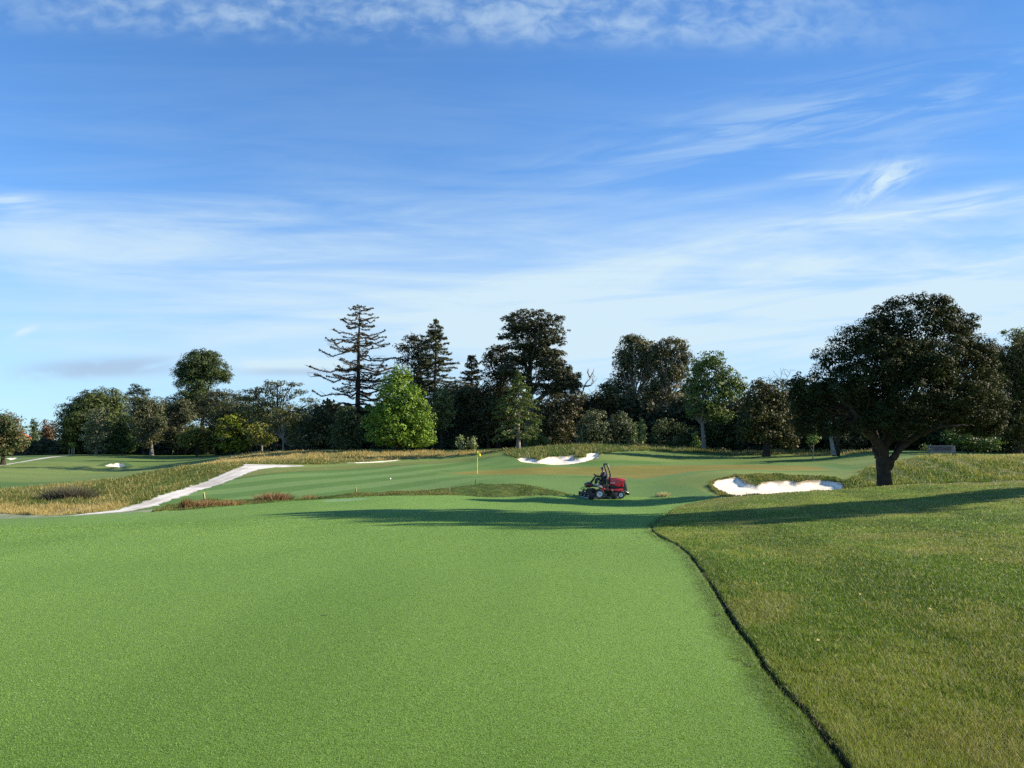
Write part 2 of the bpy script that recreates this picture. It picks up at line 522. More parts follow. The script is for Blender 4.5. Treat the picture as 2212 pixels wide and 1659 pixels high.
RG['path'] = ground_poly([(120, 1113.5, 35.0), (180, 1111, 36), (250, 1102.5, 38), (300, 1090, 41.5), (330, 1079, 44), (375, 1063, 48.5), (415, 1047, 54), (455, 1033, 60.5), (500, 1020, 67.5), (520, 1012, 72.5), (527, 1007.5, 76), (515, 1005, 80), (560, 1003.8, 81), (660, 1002.6, 82.5),
                          (640, 1006, 79), (595, 1009, 75.5), (560, 1016, 70), (535, 1025, 65), (510, 1033, 61), (470, 1047, 55), (438, 1057, 51), (400, 1071, 46.2), (352, 1089, 41.8), (320, 1098, 39.5), (290, 1104, 37.8), (220, 1110.5, 36.0), (160, 1114, 35.3)])
RG['path_far'] = ground_poly([(-60, 1008, 138), (0, 1003.5, 146), (40, 997, 160), (80, 991.5, 175), (120, 986.8, 190), (155, 984, 205), (150, 983.6, 208), (110, 986, 195), (70, 991, 177), (30, 996.5, 160), (0, 1000.5, 150), (-60, 1004, 141)])
RG['worn'] = ground_poly([(-60, 1122, 34), (0, 1121.5, 34.2), (180, 1113.5, 35.3), (330, 1105.5, 37.4), (330, 1101, 38.6), (250, 1108, 36.8), (160, 1114, 35.6), (100, 1113, 35.6), (0, 1110, 36.5), (-60, 1110, 36.5)])
RG['berm'] = ground_poly([(640, 1081, 42.6), (820, 1071, 45.2), (1000, 1070.5, 45.8), (1160, 1070.5, 46.2), (1240, 1073, 47.6), (1200, 1064, 50), (1150, 1052, 52), (1100, 1047.5, 52.6), (1040, 1048, 52.6), (980, 1054, 51.4), (920, 1058, 50.6), (800, 1064, 48.4), (640, 1077, 44.2)])
RG['ditch'] = ground_poly([(330, 1106, 37.0), (390, 1102, 38.4), (520, 1090, 40.6), (640, 1081, 42.6), (640, 1076, 44.4), (520, 1080, 43.6), (450, 1080, 43.6), (400, 1086, 42.2), (350, 1096, 40)])
RG['stripes'] = ground_poly([(352, 1090, 41.6), (400, 1072, 46.0), (470, 1048, 54.8), (535, 1026, 64.8), (560, 1017, 69.8), (600, 1012.5, 73), (700, 1008, 82), (850, 1000, 90), (1000, 993, 94), (1090, 988, 93), (1115, 992, 87), (1124, 1000, 84), (1180, 1006, 79.5), (1040, 1012, 77), (900, 1024, 70),
                            (985, 1034, 66), (1230, 1033, 62), (1290, 1038, 58.5), (1340, 1049, 54.5), (1375, 1053, 53), (1430, 1047, 54.5), (1500, 1052, 50.5), (1540, 1065, 46), (1540, 1075, 43), (1450, 1072, 47), (1330, 1072, 48), (1240, 1074, 47.5), (1150, 1052, 52), (1040, 1048, 52.6), (920, 1058, 50.6), (800, 1064, 48.4), (640, 1076, 44.4), (450, 1080, 43.6), (400, 1086, 42.2)])
RG['meadow_left'] = ground_poly([(-300, 1111, 36.5), (100, 1112.5, 35.8), (180, 1110, 36.3), (250, 1102, 38.2), (300, 1089.5, 41.7), (330, 1078.5, 44.2), (415, 1046.5, 54.3), (500, 1019.5, 67.8), (526, 1007, 76.4), (515, 1004.5, 80.4), (560, 1003.4, 81.5), (700, 1001, 86), (800, 994, 94), (900, 990, 99), (1000, 984, 103), (1090, 983, 100),
                                 (1100, 975, 107), (900, 974.5, 117), (700, 975, 123), (560, 977, 150), (470, 984, 185), (470, 990, 150), (440, 1002, 100), (330, 1028, 76), (160, 1052, 61), (0, 1063, 54), (-300, 1070, 51)])
RG['mound'] = ground_poly([(1090, 985, 93), (1117, 990.5, 87.6), (1160, 994, 86.2), (1242, 990, 87.5), (1266, 989, 87.6), (1297, 984, 89.6), (1310, 979, 91), (1400, 978, 96), (1500, 978.5, 98), (1700, 984, 93), (1900, 988, 84), (1900, 978, 92), (1700, 975, 102), (1500, 968, 108), (1400, 962, 108), (1280, 960, 105), (1095, 974, 104)])
RG['bank'] = ground_poly([(1845, 1052, 45.5), (1825, 1046, 50), (1850, 1032, 53.5), (1870, 1018, 60), (1885, 1010, 66), (1960, 997, 62), (1980, 986, 68), (2212, 987, 72), (2600, 985, 72), (2600, 1040, 40), (2212, 1043.5, 39), (2050, 1046, 43), (1910, 1050, 44.6)])
RG['lip_right'] = ground_poly([(1530, 1046, 50), (1536, 1036, 52.6), (1590, 1025, 55), (1660, 1024, 56), (1740, 1024, 55.6), (1800, 1030, 54), (1835, 1044, 50.2), (1845, 1055, 46), (1600, 1075, 43.2), (1560, 1068, 45), (1540, 1055, 48.5)])
RG['lip_left'] = ground_poly([(205, 1009, 145.5), (225, 1001, 150.5), (245, 995, 156), (268, 995, 156), (285, 1003, 150), (290, 1008, 146), (262, 1010, 145)])
BUNKERS = ('bunker_right', 'bunker_back', 'bunker_left', 'bunker_sliver', 'bunker_corner')
BDROP = {'bunker_right': 0.26, 'bunker_back': 0.30, 'bunker_left': 0.4, 'bunker_sliver': 0.05, 'bunker_corner': 0.2}
ORDER = ('rough', 'meadow_left', 'fairway', 'stripes', 'apron', 'green', 'worn', 'ditch', 'berm', 'mound', 'bank', 'lip_right', 'lip_left', 'path', 'path_far') + BUNKERS


def lumps(x, y, reg):
    """small unevenness of the ground by region"""
    n = fbm(x / 5.0, y / 5.0, 5, 3) - 0.5
    t = n * np.where(reg == IDX['rough'], 0.045, 0.09) * sstep(np.hypot(x, y), 4, 14)
    long_ = np.isin(reg, [IDX[k] for k in ('meadow_left', 'mound', 'bank', 'lip_right', 'berm', 'ditch')])
    t = t + long_ * (fbm(x / 1.1, y / 1.1, 9, 3) - 0.5) * 0.22
    t = t + (reg == IDX['rough']) * ((fbm(x / 0.45, y / 0.45, 31, 3) - 0.5) * 0.030 + 0.012)
    i = np.where((y < 30) & (y > -20) & (x > -6) & (x < 14))[0]
    if len(i):
        d = edge_dist(EDGE, x[i], y[i], False)
        sd = np.where(reg[i] == IDX['rough'], d, -d)
        wv = 0.6 + 0.8 * fbm(x[i] * 2.0, y[i] * 2.0, 92, 2)
        t[i] += -0.045 * np.clip(wv * 1.5 - 0.6, 0.05, 1.2) * np.exp(-((sd + 0.01) / (0.018 + 0.0008 * y[i])) ** 2)
    t = t + np.isin(reg, [IDX[k] for k in BUNKERS]) * (fbm(x / 0.6, y / 0.6, 12, 3) - 0.5) * 0.09
    return t


COLLAR = ground_poly([(470, 1047, 55), (492, 1037, 59), (600, 1024, 66.5), (691, 1016, 74), (800, 1008, 81), (941, 1000, 88), (1000, 996, 91), (1085, 992, 92), (1085, 984, 98), (700, 1000, 86), (560, 1004, 80), (530, 1012, 73), (500, 1028, 64)])
DEW = ground_poly([(708, 1082, 42.3), (712, 1087, 41.0), (745, 1086, 41.3), (790, 1081, 42.6), (785, 1079.5, 43), (740, 1081, 42.6)])
DIVOTS = [hit(1612, 1437) + (0.055,), hit(1590, 1425) + (0.03,), hit(1545, 1330) + (0.07,), hit(1572, 1333) + (0.05,), hit(1372, 1152) + (0.12,), hit(1378, 1160) + (0.10,), hit(930, 1128) + (0.12,), hit(310, 1508) + (0.03,), hit(700, 1330) + (0.04,)]
IDX = {k: i + 1 for i, k in enumerate(ORDER)}


def region(x, y):
    r = np.zeros(len(x), np.int32)
    wob = 0.0
    xx = x + (fbm(x * 3, y * 3, 77, 3) - 0.5) * 0.10
    yy = y + (fbm(x * 3, y * 3, 78, 3) - 0.5) * 0.10
    xb = x + (fbm(x * 1.3, y * 1.3, 79, 3) - 0.5) * 0.5
    yb = y + (fbm(x * 1.3, y * 1.3, 80, 3) - 0.5) * 0.5
    for k in ORDER:
        soft = k in BUNKERS[:3] or k in ('ditch', 'berm', 'mound', 'bank', 'meadow_left', 'lip_right', 'path')
        r[inside(RG[k], xb if soft else xx, yb if soft else yy)] = IDX[k]
    return r


def full_z(x, y, reg):
    z = base_z(x, y) + lumps(x, y, reg)
    for k in BUNKERS:
        i = np.where(reg == IDX[k])[0]
        if len(i):
            d = edge_dist(RG[k], x[i], y[i])
            z[i] -= BDROP[k] * sstep(d, -0.1, 0.55)
    return z


def ground(x, y):
    """height of the finished ground at one point"""
    xa, ya = np.array([float(x)]), np.array([float(y)])
    return float(full_z(xa, ya, region(xa, ya))[0])


A_ = np.array
def mixc(a, b, t):
    return A_(a) * (1 - t)[:, None] + A_(b) * t[:, None]


FAIR, FAIR2 = (0.118, 0.222, 0.042), (0.148, 0.262, 0.054)
ROUGH_G, ROUGH_Y = (0.056, 0.112, 0.009), (0.132, 0.178, 0.021)
ROUGH_S = (0.175, 0.182, 0.046)


def straw(x, y):
    """how dry the rough is"""
    a = fbm(x / 2.6, y / 2.6, 41, 4)
    b = fbm(x / 0.28, y / 0.9, 45, 3)
    c = fbm(x / 9.0, y / 9.0, 47, 2)
    return np.clip(sstep(a * 0.60 + b * 0.34 + c * 0.25, 0.48, 0.74), 0, 1)


def ground_col(x, y, reg):
    n = len(x)
    a = fbm(x / 3.0, y / 3.0, 3, 4)
    b = fbm(x / 0.5, y / 0.5, 8, 4)
    c = fbm(x / 12.0, y / 12.0, 15, 3)
    col = mixc((0.075, 0.15, 0.04), (0.10, 0.175, 0.05), sstep(c, .35, .65))
    # lower mown fairways and far green at the left: broad mowing bands
    i = np.where(reg == 0)[0]
    sd = y[i] + 0.62 * (x[i] + 50)
    band = sstep(sd, 74, 78) * (1 - 0.45 * sstep(sd, 128, 132)) * (0.85 + 0.15 * np.sin(sd / 2.2))
    col[i] = mixc((0.070, 0.138, 0.026), (0.165, 0.215, 0.056), band * 0.85 + c[i] * 0.15)
    i = np.where(reg == IDX['fairway'])[0]
    s = sstep(np.sin((x[i] - 0.10 * y[i]) / 1.9 + (a[i] - .5) * 2), -0.6, 0.6)
    col[i] = mixc(FAIR, FAIR2, 0.45 * s + 0.55 * sstep(fbm(x[i] / 1.7, y[i] / 7.0, 57, 3), .3, .7))
    de = edge_dist(EDGE, x[i], y[i], False)
    fr = sstep(de + (b[i] - .5) * 0.25, 0.34, 0.06) * (y[i] < 26) * 0.75
    col[i] = col[i] * (1 - fr)[:, None] + np.array((0.075, 0.120, 0.030)) * fr[:, None]
    soil = sstep(de + (b[i] - .5) * 0.03, 0.03, 0.008) * (y[i] < 30)
    col[i] = col[i] * (1 - soil)[:, None] + np.array((0.030, 0.026, 0.012)) * soil[:, None]
    for dx_, dy_, dr in DIVOTS:
        q = sstep(np.hypot(x[i] - dx_, (y[i] - dy_) * 0.8) + (fbm(x[i] * 14, y[i] * 14, 63, 2) - .5) * dr, dr, dr * 0.45) * 0.75
        col[i] = col[i] * (1 - q)[:, None] + np.array((0.050, 0.062, 0.022)) * q[:, None]
    dw = sstep(edge_dist(DEW, x[i], y[i]), 0.5, 0.0)
    dw[inside(DEW, x[i], y[i])] = 1
    dw = dw * 0.6
    col[i] = col[i] * (1 - dw)[:, None] + np.array((0.20, 0.31, 0.18)) * dw[:, None]
    wet = sstep(edge_dist(RG['worn'], x[i], y[i]), 3.5, 0.0) * 0.25
    col[i] = mixc((0, 0, 0), (0.16, 0.20, 0.11), wet) + col[i] * (1 - wet)[:, None]
    i = np.where(reg == IDX['rough'])[0]
    st = straw(x[i], y[i])
    top = sstep(-edge_dist(CREST_R, x[i], y[i], False), -7.0, -1.0) * 0.75
    col[i] = mixc(ROUGH_G, ROUGH_Y, np.clip(0.15 + st * 0.75, 0, 1))
    de = edge_dist(EDGE, x[i], y[i], False)
    sw_ = sstep(np.sin(de / 1.5 * PI + (a[i] - .5) * 3), -0.5, 0.5) * 0.22
    col[i] *= (1 - 0.11 + sw_)[:, None]
    dd = np.clip(top + 0.8 * sstep(fbm(x[i] / 1.4 + 9, y[i] / 1.4, 52, 3), .56, .72), 0, 1) * 0.75
    col[i] = col[i] * (1 - dd)[:, None] + np.array(ROUGH_S) * dd[:, None]
    soil = sstep(de, 0.022, 0.006) * (y[i] < 30)
    col[i] = col[i] * (1 - soil)[:, None] + np.array((0.030, 0.026, 0.012)) * soil[:, None]
    i = np.where(reg == IDX['stripes'])[0]
    ph = (x[i] * math.cos(R(24)) - y[i] * math.sin(R(24)) + (a[i] - .5) * 0.5) / 5.6
    f_ = sstep(x[i], 4, -9)
    s = sstep(np.sin(ph * 2 * PI), -0.22, 0.22) * f_ + 0.5 * (1 - f_)
    col[i] = mixc((0.078, 0.155, 0.034), (0.126, 0.210, 0.062), s * 0.85 + a[i] * 0.15)
    cin = inside(COLLAR, x[i], y[i])
    ce = edge_dist(COLLAR[:8], x[i], y[i], False)
    col[i[cin]] = mixc((0.105, 0.150, 0.036), (0.150, 0.170, 0.050), sstep(b[i[cin]], .3, .7))
    col[i] *= (1 - 0.35 * sstep(ce, 0.35, 0.1))[:, None]
    i = np.where(reg == IDX['apron'])[0]
    col[i] = mixc((0.080, 0.160, 0.034), (0.118, 0.195, 0.050), sstep(a[i], .3, .7))
    i = np.where(reg == IDX['green'])[0]
    e = sstep(edge_dist(RG['green'], x[i], y[i]) + (b[i] - .5) * 1.5, 0.0, 1.8)
    tan = mixc((0.160, 0.152, 0.030), (0.200, 0.182, 0.040), sstep(a[i] * .6 + c[i] * .4, .35, .65))
    col[i] = mixc((0.098, 0.185, 0.060), (0, 0, 0), e) + tan * e[:, None]
    i = np.where(reg == IDX['worn'])[0]
    col[i] = mixc((0.16, 0.20, 0.11), (0.24, 0.26, 0.17), sstep(b[i], .3, .7))
    for k in ('ditch', 'berm'):
        i = np.where(reg == IDX[k])[0]
        col[i] = mixc((0.050, 0.092, 0.018), (0.13, 0.140, 0.036), sstep(b[i] * .7 + a[i] * .3, .40, .70) * (0.45 if k == 'berm' else 0.75))
    i = np.where(reg == IDX['meadow_left'])[0]
    gm = np.clip(sstep(y[i], 42.5, 38.5) * 0.9 + sstep(y[i], 92, 100) * 0.6 + sstep(b[i] * .5 + a[i] * .5, .45, .70) * 0.45, 0, 1)
    col[i] = mixc((0.070, 0.105, 0.024), (0.25, 0.205, 0.085), gm)
    for k in ('mound', 'bank'):
        i = np.where(reg == IDX[k])[0]
        col[i] = mixc((0.070, 0.112, 0.030), (0.20, 0.19, 0.075), sstep(b[i] * .55 + a[i] * .45, .38, .68))
    i = np.where(reg == IDX['lip_right'])[0]
    col[i] = mixc((0.055, 0.100, 0.022), (0.16, 0.16, 0.05), sstep(b[i], .42, .72))
    i = np.where(reg == IDX['lip_left'])[0]
    col[i] = mixc((0.045, 0.10, 0.030), (0.075, 0.13, 0.040), sstep(b[i], .3, .7))
    for k in BUNKERS:
        i = np.where(reg == IDX[k])[0]
        col[i] = mixc((0.64, 0.55, 0.41), (0.84, 0.78, 0.63), sstep(b[i] * .6 + a[i] * .4, .30, .50))
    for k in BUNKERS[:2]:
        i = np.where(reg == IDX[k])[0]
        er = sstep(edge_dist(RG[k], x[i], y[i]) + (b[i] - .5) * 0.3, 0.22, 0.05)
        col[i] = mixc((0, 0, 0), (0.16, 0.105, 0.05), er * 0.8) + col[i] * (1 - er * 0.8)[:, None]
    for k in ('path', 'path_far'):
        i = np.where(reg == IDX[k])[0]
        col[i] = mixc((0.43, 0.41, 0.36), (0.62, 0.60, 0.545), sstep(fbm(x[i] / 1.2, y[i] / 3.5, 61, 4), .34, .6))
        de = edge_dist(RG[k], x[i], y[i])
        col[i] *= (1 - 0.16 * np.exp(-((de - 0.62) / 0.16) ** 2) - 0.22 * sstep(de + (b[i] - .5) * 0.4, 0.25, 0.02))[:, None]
    return col


def build_ground():
    us = np.concatenate([np.linspace(-1.5, -0.80, 40, endpoint=False), np.linspace(-0.80, 0.80, NCOL), np.linspace(0.80, 1.5, 41)[1:]])
    vv = np.concatenate([np.linspace(math.log(7.5), math.log(12), 60, endpoint=False), np.linspace(math.log(12), math.log(120), NROW, endpoint=False),
                         np.linspace(math.log(120), math.log(256), int(NROW * 0.33), endpoint=False), np.geomspace(math.log(256), math.log(6006), 14)])
    ys = np.exp(vv) - 6
    ys = np.concatenate([np.array([-40, -15, -5, -1.5]), ys])
    wid = np.maximum(ys, -1.0) + 6
    wid[0], wid[1], wid[2] = 40, 18, 8
    X = us[None, :] * wid[:, None]
    Y = np.repeat(ys[:, None], len(us), 1)
    nr, nc = X.shape
    x, y = X.ravel(), Y.ravel()
    reg = region(x, y)
    z = full_z(x, y, reg)
    col = ground_col(x, y, reg)
    V = np.stack([x, y, z], 1)
    i = np.arange((nr - 1) * (nc - 1))
    r, c = i // (nc - 1), i % (nc - 1)
    a = r * nc + c
    F = np.stack([a, a + 1, a + nc + 1, a + nc], 1)
    fx, fy = x[F].mean(1), y[F].mean(1)
    freg = region(fx, fy)
    names = {'fairway': 'fairway', 'rough': 'rough', 'stripes': 'fairway_far', 'apron': 'green_apron', 'green': 'green', 'worn': 'worn_turf', 'ditch': 'ditch_turf',
             'berm': 'berm', 'meadow_left': 'meadow', 'mound': 'mound', 'bank': 'bank', 'lip_right': 'bunker_lip', 'lip_left': 'bunker_lip', 'path': 'path', 'path_far': 'path'}
    mats = {'fairway': 'turf', 'rough': 'turf', 'stripes': 'mown', 'apron': 'mown', 'green': 'mown', 'path': 'path', 'path_far': 'path', 'lip_left': 'mown', 'worn': 'mown'}
    text = {'fairway': 'close mown bright green fairway filling the foreground', 'rough': 'mottled straw and green rough rising on the right',
            'stripes': 'far fairway with diagonal mowing stripes below the green', 'apron': 'darker green mown apron around the tan green', 'green': 'tan dry putting green behind the red mower',
            'worn': 'pale worn turf strip at the left where the path starts', 'ditch': 'rough ditch edge holding red rushes beyond the near fairway', 'berm': 'low dark grassy berm in front of the flag',
            'meadow_left': 'golden unmown meadow slope left of the white path', 'mound': 'long grass mound above the white back bunker', 'bank': 'long grass bank right of the big dark tree',
            'lip_right': 'dark green turf lip around the right hand bunker', 'lip_left': 'dark mown lip around the small far left bunker', 'path': 'white crushed shell path climbing from lower left',
            'path_far': 'thin white path crossing the far left green', 'bunker_right': 'wide white sand bunker left of the big dark tree', 'bunker_back': 'white sand bunker cut in the mound behind the green',
            'bunker_left': 'small white sand bunker in the far left fairway', 'bunker_sliver': 'thin white sliver of sand below the golden grass', 'bunker_corner': 'tiny white sand patch under the far left reddish tree'}
    for k in (None,) + ORDER:
        f = F[freg == (IDX[k] if k else 0)]
        if not len(f):
            continue
        used, inv = np.unique(f, return_inverse=True)
        mk = 'sand' if k in BUNKERS else mats.get(k, 'mown' if k is None else 'longturf')
        nm = 'bunker' if k in BUNKERS else (names[k] if k else 'ground')
        me = new_mesh(nm, V[used], [inv.reshape(-1, 4)], M[mk], col[used], smooth=True)
        o = link(nm, me)
        tag(o, text.get(k, 'mown turf and ground reaching out to the horizon'), kind='structure')
NCOL, NROW = 1150, 620
build_ground()
# ------------------------------------------------------------------ trees
NLEAF = [0]


def unit(v):
    return v / np.maximum(np.linalg.norm(v, axis=-1, keepdims=True), 1e-9)


def kites(cent, nrm, size, aspect, g, along=None):
    """leaf sprays: one four cornered pointed face each"""
    n = len(cent)
    nrm = unit(nrm)
    ref = unit(g.normal(size=(n, 3))) if along is None else unit(along)
    t = unit(np.cross(nrm, ref)) if along is None else unit(ref - nrm * (ref * nrm).sum(1, keepdims=True))
    b = np.cross(nrm, t)
    L = (size * (0.75 + 0.5 * g.random(n)))[:, None]
    W = L * (aspect * (0.7 + 0.6 * g.random(n)))[:, None] * 0.5
    sag = nrm * L * 0.12
    V = np.stack([cent - t * L * 0.5, cent + b * W - t * L * 0.06 + sag, cent + t * L * 0.5, cent - b * W - t * L * 0.06 + sag], 1).reshape(-1, 3)
    F = np.arange(4 * n).reshape(-1, 4)
    NLEAF[0] += n
    return V, F


def tube(pts, rad, seg=7):
    pts = np.asarray(pts, float)
    n = len(pts)
    rad = np.broadcast_to(np.asarray(rad, float), (n,))
    d = unit(np.gradient(pts, axis=0))
    up = np.array([0, 0, 1.0]) if abs(d[0][2]) < 0.9 else np.array([1.0, 0, 0])
    a = unit(np.cross(d, up))
    b = np.cross(d, a)
    th = np.arange(seg) / seg * 2 * PI
    V = pts[:, None] + rad[:, None, None] * (np.cos(th)[None, :, None] * a[:, None] + np.sin(th)[None, :, None] * b[:, None])
    V = V.reshape(-1, 3)
    F = []
    for i in range(n - 1):
        for k in range(seg):
            F.append((i * seg + k, i * seg + (k + 1) % seg, (i + 1) * seg + (k + 1) % seg, (i + 1) * seg + k))
    return V, np.array(F)


class Soup:
    def __init__(s):
        s.V, s.F, s.C, s.n = [], [], [], 0

    def add(s, VF, col=None):
        V, F = VF
        s.V.append(V)
        s.F.append(np.asarray(F) + s.n)
        if col is not None:
            s.C.append(np.broadcast_to(np.asarray(col, float), (len(V), 3)))
        s.n += len(V)

    def mesh(s, name, m, smooth=False):
        return new_mesh(name, np.concatenate(s.V), s.F, m, np.concatenate(s.C) if s.C else None, smooth)


def wander(a, b, n, amp, g, sag=0.0):
    t = np.linspace(0, 1, n)[:, None]
    p = np.asarray(a, float) * (1 - t) + np.asarray(b, float) * t
    L = np.linalg.norm(np.asarray(b, float) - np.asarray(a, float))
    off = g.normal(size=(n, 3)) * amp * L
    off = np.cumsum(off, 0) * np.sin(t * PI) * 0.6
    p = p + off
    p[:, 2] += sag * L * np.sin(t[:, 0] * PI)
    return p


def crown_leaves(blobs, size, cover, g, cols, flat=1.0, clump=0.30, gap=0.35, aspect=0.55, droop=0.0, hue=0.22, fill=0.25, umb=0.55):
    """leaf sprays gathered in clumps through the outer part of each blob; blobs: (centre, radii)"""
    Vs, Fs, Cs, n0 = [], [], [], 0
    cents = []
    for bc, br in blobs:
        bc, br = np.asarray(bc, float), np.asarray(br, float)
        rm = (br[0] * br[2]) ** 0.5
        cr = max(rm * clump, size * 1.3)
        area = PI * br[0] * br[2]
        K = max(4, int(area * 5.0 / (cr * cr * 3.14) * (1 - gap) * 1.3))
        u = unit(g.normal(size=(K, 3)))
        rad = (0.50 + 0.48 * g.random(K) ** 0.6)[:, None]
        cc = bc + u * rad * br
        csz = cr * (0.65 + 0.7 * g.random(K))
        per = max(3, int(cover * area * 2.2 / (K * size * size * aspect * 0.6)))
        k = np.repeat(np.arange(K), per)
        v = unit(g.normal(size=(len(k), 3)))
        fl_ = (v[:, 2] < -0.15) & (g.random(len(k)) < umb)
        v[fl_, 2] *= -1
        p = cc[k] + v * (csz[k] * (0.45 + 0.6 * g.random(len(k)) ** 0.5))[:, None] * np.array([1, 1, 0.75 * flat])
        out = unit((cc[k] - bc) / br)
        nr = v * 1.15 + out * 0.45 + g.normal(size=v.shape) * 0.42 + np.array([0, 0, 0.2])
        tone = (1 + (g.random(K) - 0.5) * 2 * hue)[k] * (0.80 + 0.4 * g.random(len(k)))
        mixk = np.clip((g.random(K) ** 1.4)[k] * 0.8 + (g.random(len(k)) - 0.5) * 0.4, 0, 1)
        c = mixc(cols[0], cols[1], mixk) * tone[:, None]
        # some deeper leaves so that the crown is not hollow
        nf = int(len(k) * fill)
        if nf:
            vf = unit(g.normal(size=(nf, 3)))
            pf = bc + vf * br * (0.55 * g.random(nf) ** 0.4)[:, None]
            p = np.concatenate([p, pf])
            nr = np.concatenate([nr, vf + g.normal(size=vf.shape) * 0.6])
            c = np.concatenate([c, mixc(cols[0], cols[1], g.random(nf) * 0.5)])
        s = np.full(len(p), size)
        if nf:
            s[-nf:] *= 1.5
        V, F = kites(p, nr, s, np.full(len(p), aspect), g)
        Vs.append(V)
        Fs.append(F + n0)
        Cs.append(np.repeat(c, 4, 0))
        n0 += len(V)
        cents.append(cc)
    return np.concatenate(Vs), np.concatenate(Fs), np.concatenate(Cs), np.concatenate(cents)


def dblobs(blobs, Y, origin, depth=0.75, g=None):
    out = []
    for i, b in enumerate(blobs):
        cx, cy, rx, ry = b[:4]
        rx, ry = rx * 1.07, ry * 1.07
        dy = b[4] if len(b) > 4 else (g.random() - 0.5) * rx * Y / FD * 0.5
        c = np.array(P(cx, cy, Y)) - origin + np.array([0, dy, 0])
        k = Y / FD
        out.append((c, (rx * k, max(rx * depth, ry * 0.6) * k, ry * k)))
    return out


SEED = [100]


def tree(name, label, cat, Y, bx, blobs, cols, trunk=(0.3, 'bark'), leaf=0.30, cover=1.0, group=None, fork=0.35, limbs=10, m='leaf', depth=0.75,
         base=None, lean=0.0, lr=0.55, gain=1.45, warm=1.0, twigs=2, **kw):
    SEED[0] += 1
    g = rng_(SEED[0])
    cols = tuple((c[0] * gain * warm, c[1] * gain, c[2] * gain * 0.80) for c in cols)
    x = uw(bx, 980)[0] * Y
    z = ground(x, Y) - 0.12 if base is None else base
    org = np.array([x, Y, z])
    t = thing(name, label, cat, org, group)
    bl = dblobs(blobs, Y, org, depth, g)
    V, F, Cc, cents = crown_leaves(bl, leaf, cover, g, cols, **kw)
    # trunk with limbs running up into the crown
    wgt = np.array([b[1][0] * b[1][2] for b in bl])
    cen = sum(b[0] * w_ for b, w_ in zip(bl, wgt)) / wgt.sum()
    top = max(b[0][2] + b[1][2] * 0.35 for b in bl)
    r0 = trunk[0]
    s = Soup()
    end = np.array([cen[0] * 0.9, cen[1], top])
    n = 9
    tt = np.linspace(0, 1, n)
    sp = wander((0, 0, 0), end, n, 0.018, g)
    sp[:, 0] = sp[:, 0] * tt ** 0.4
    rr = r0 * (1 - tt * 0.85) + r0 * 0.5 * np.exp(-tt * 14)
    s.add(tube(sp, rr, 8))
    low = min(b[0][2] - b[1][2] * 0.6 for b in bl)
    f0 = max(fork, 0.12)
    pick = g.permutation(len(cents))[:limbs]
    for j in pick:
        e = cents[j]
        h = np.clip(min(e[2] * (0.35 + 0.35 * g.random()), top * 0.85) / max(top, 0.1), f0 * 0.8, 0.9)
        i0 = h * (n - 1)
        a = np.array([np.interp(i0, np.arange(n), sp[:, q]) for q in range(3)])
        ra = np.interp(i0, np.arange(n), rr)
        L = wander(a, e, 6, 0.05, g, 0.06)
        s.add(tube(L, np.linspace(ra * lr, 0.02 + r0 * 0.05, 6), 5))
        for q in range(twigs):
            e2 = e + unit(g.normal(size=3)) * np.linalg.norm(e - a) * 0.14
            s.add(tube(wander(L[3], e2, 4, 0.05, g), np.linspace(ra * lr * 0.4, 0.012 + r0 * 0.03, 4), 4))
    link('trunk', s.mesh('trunk', M[trunk[1]], True), t)
    link('crown', new_mesh('crown', V, [F], M[m], Cc), t)
    return t


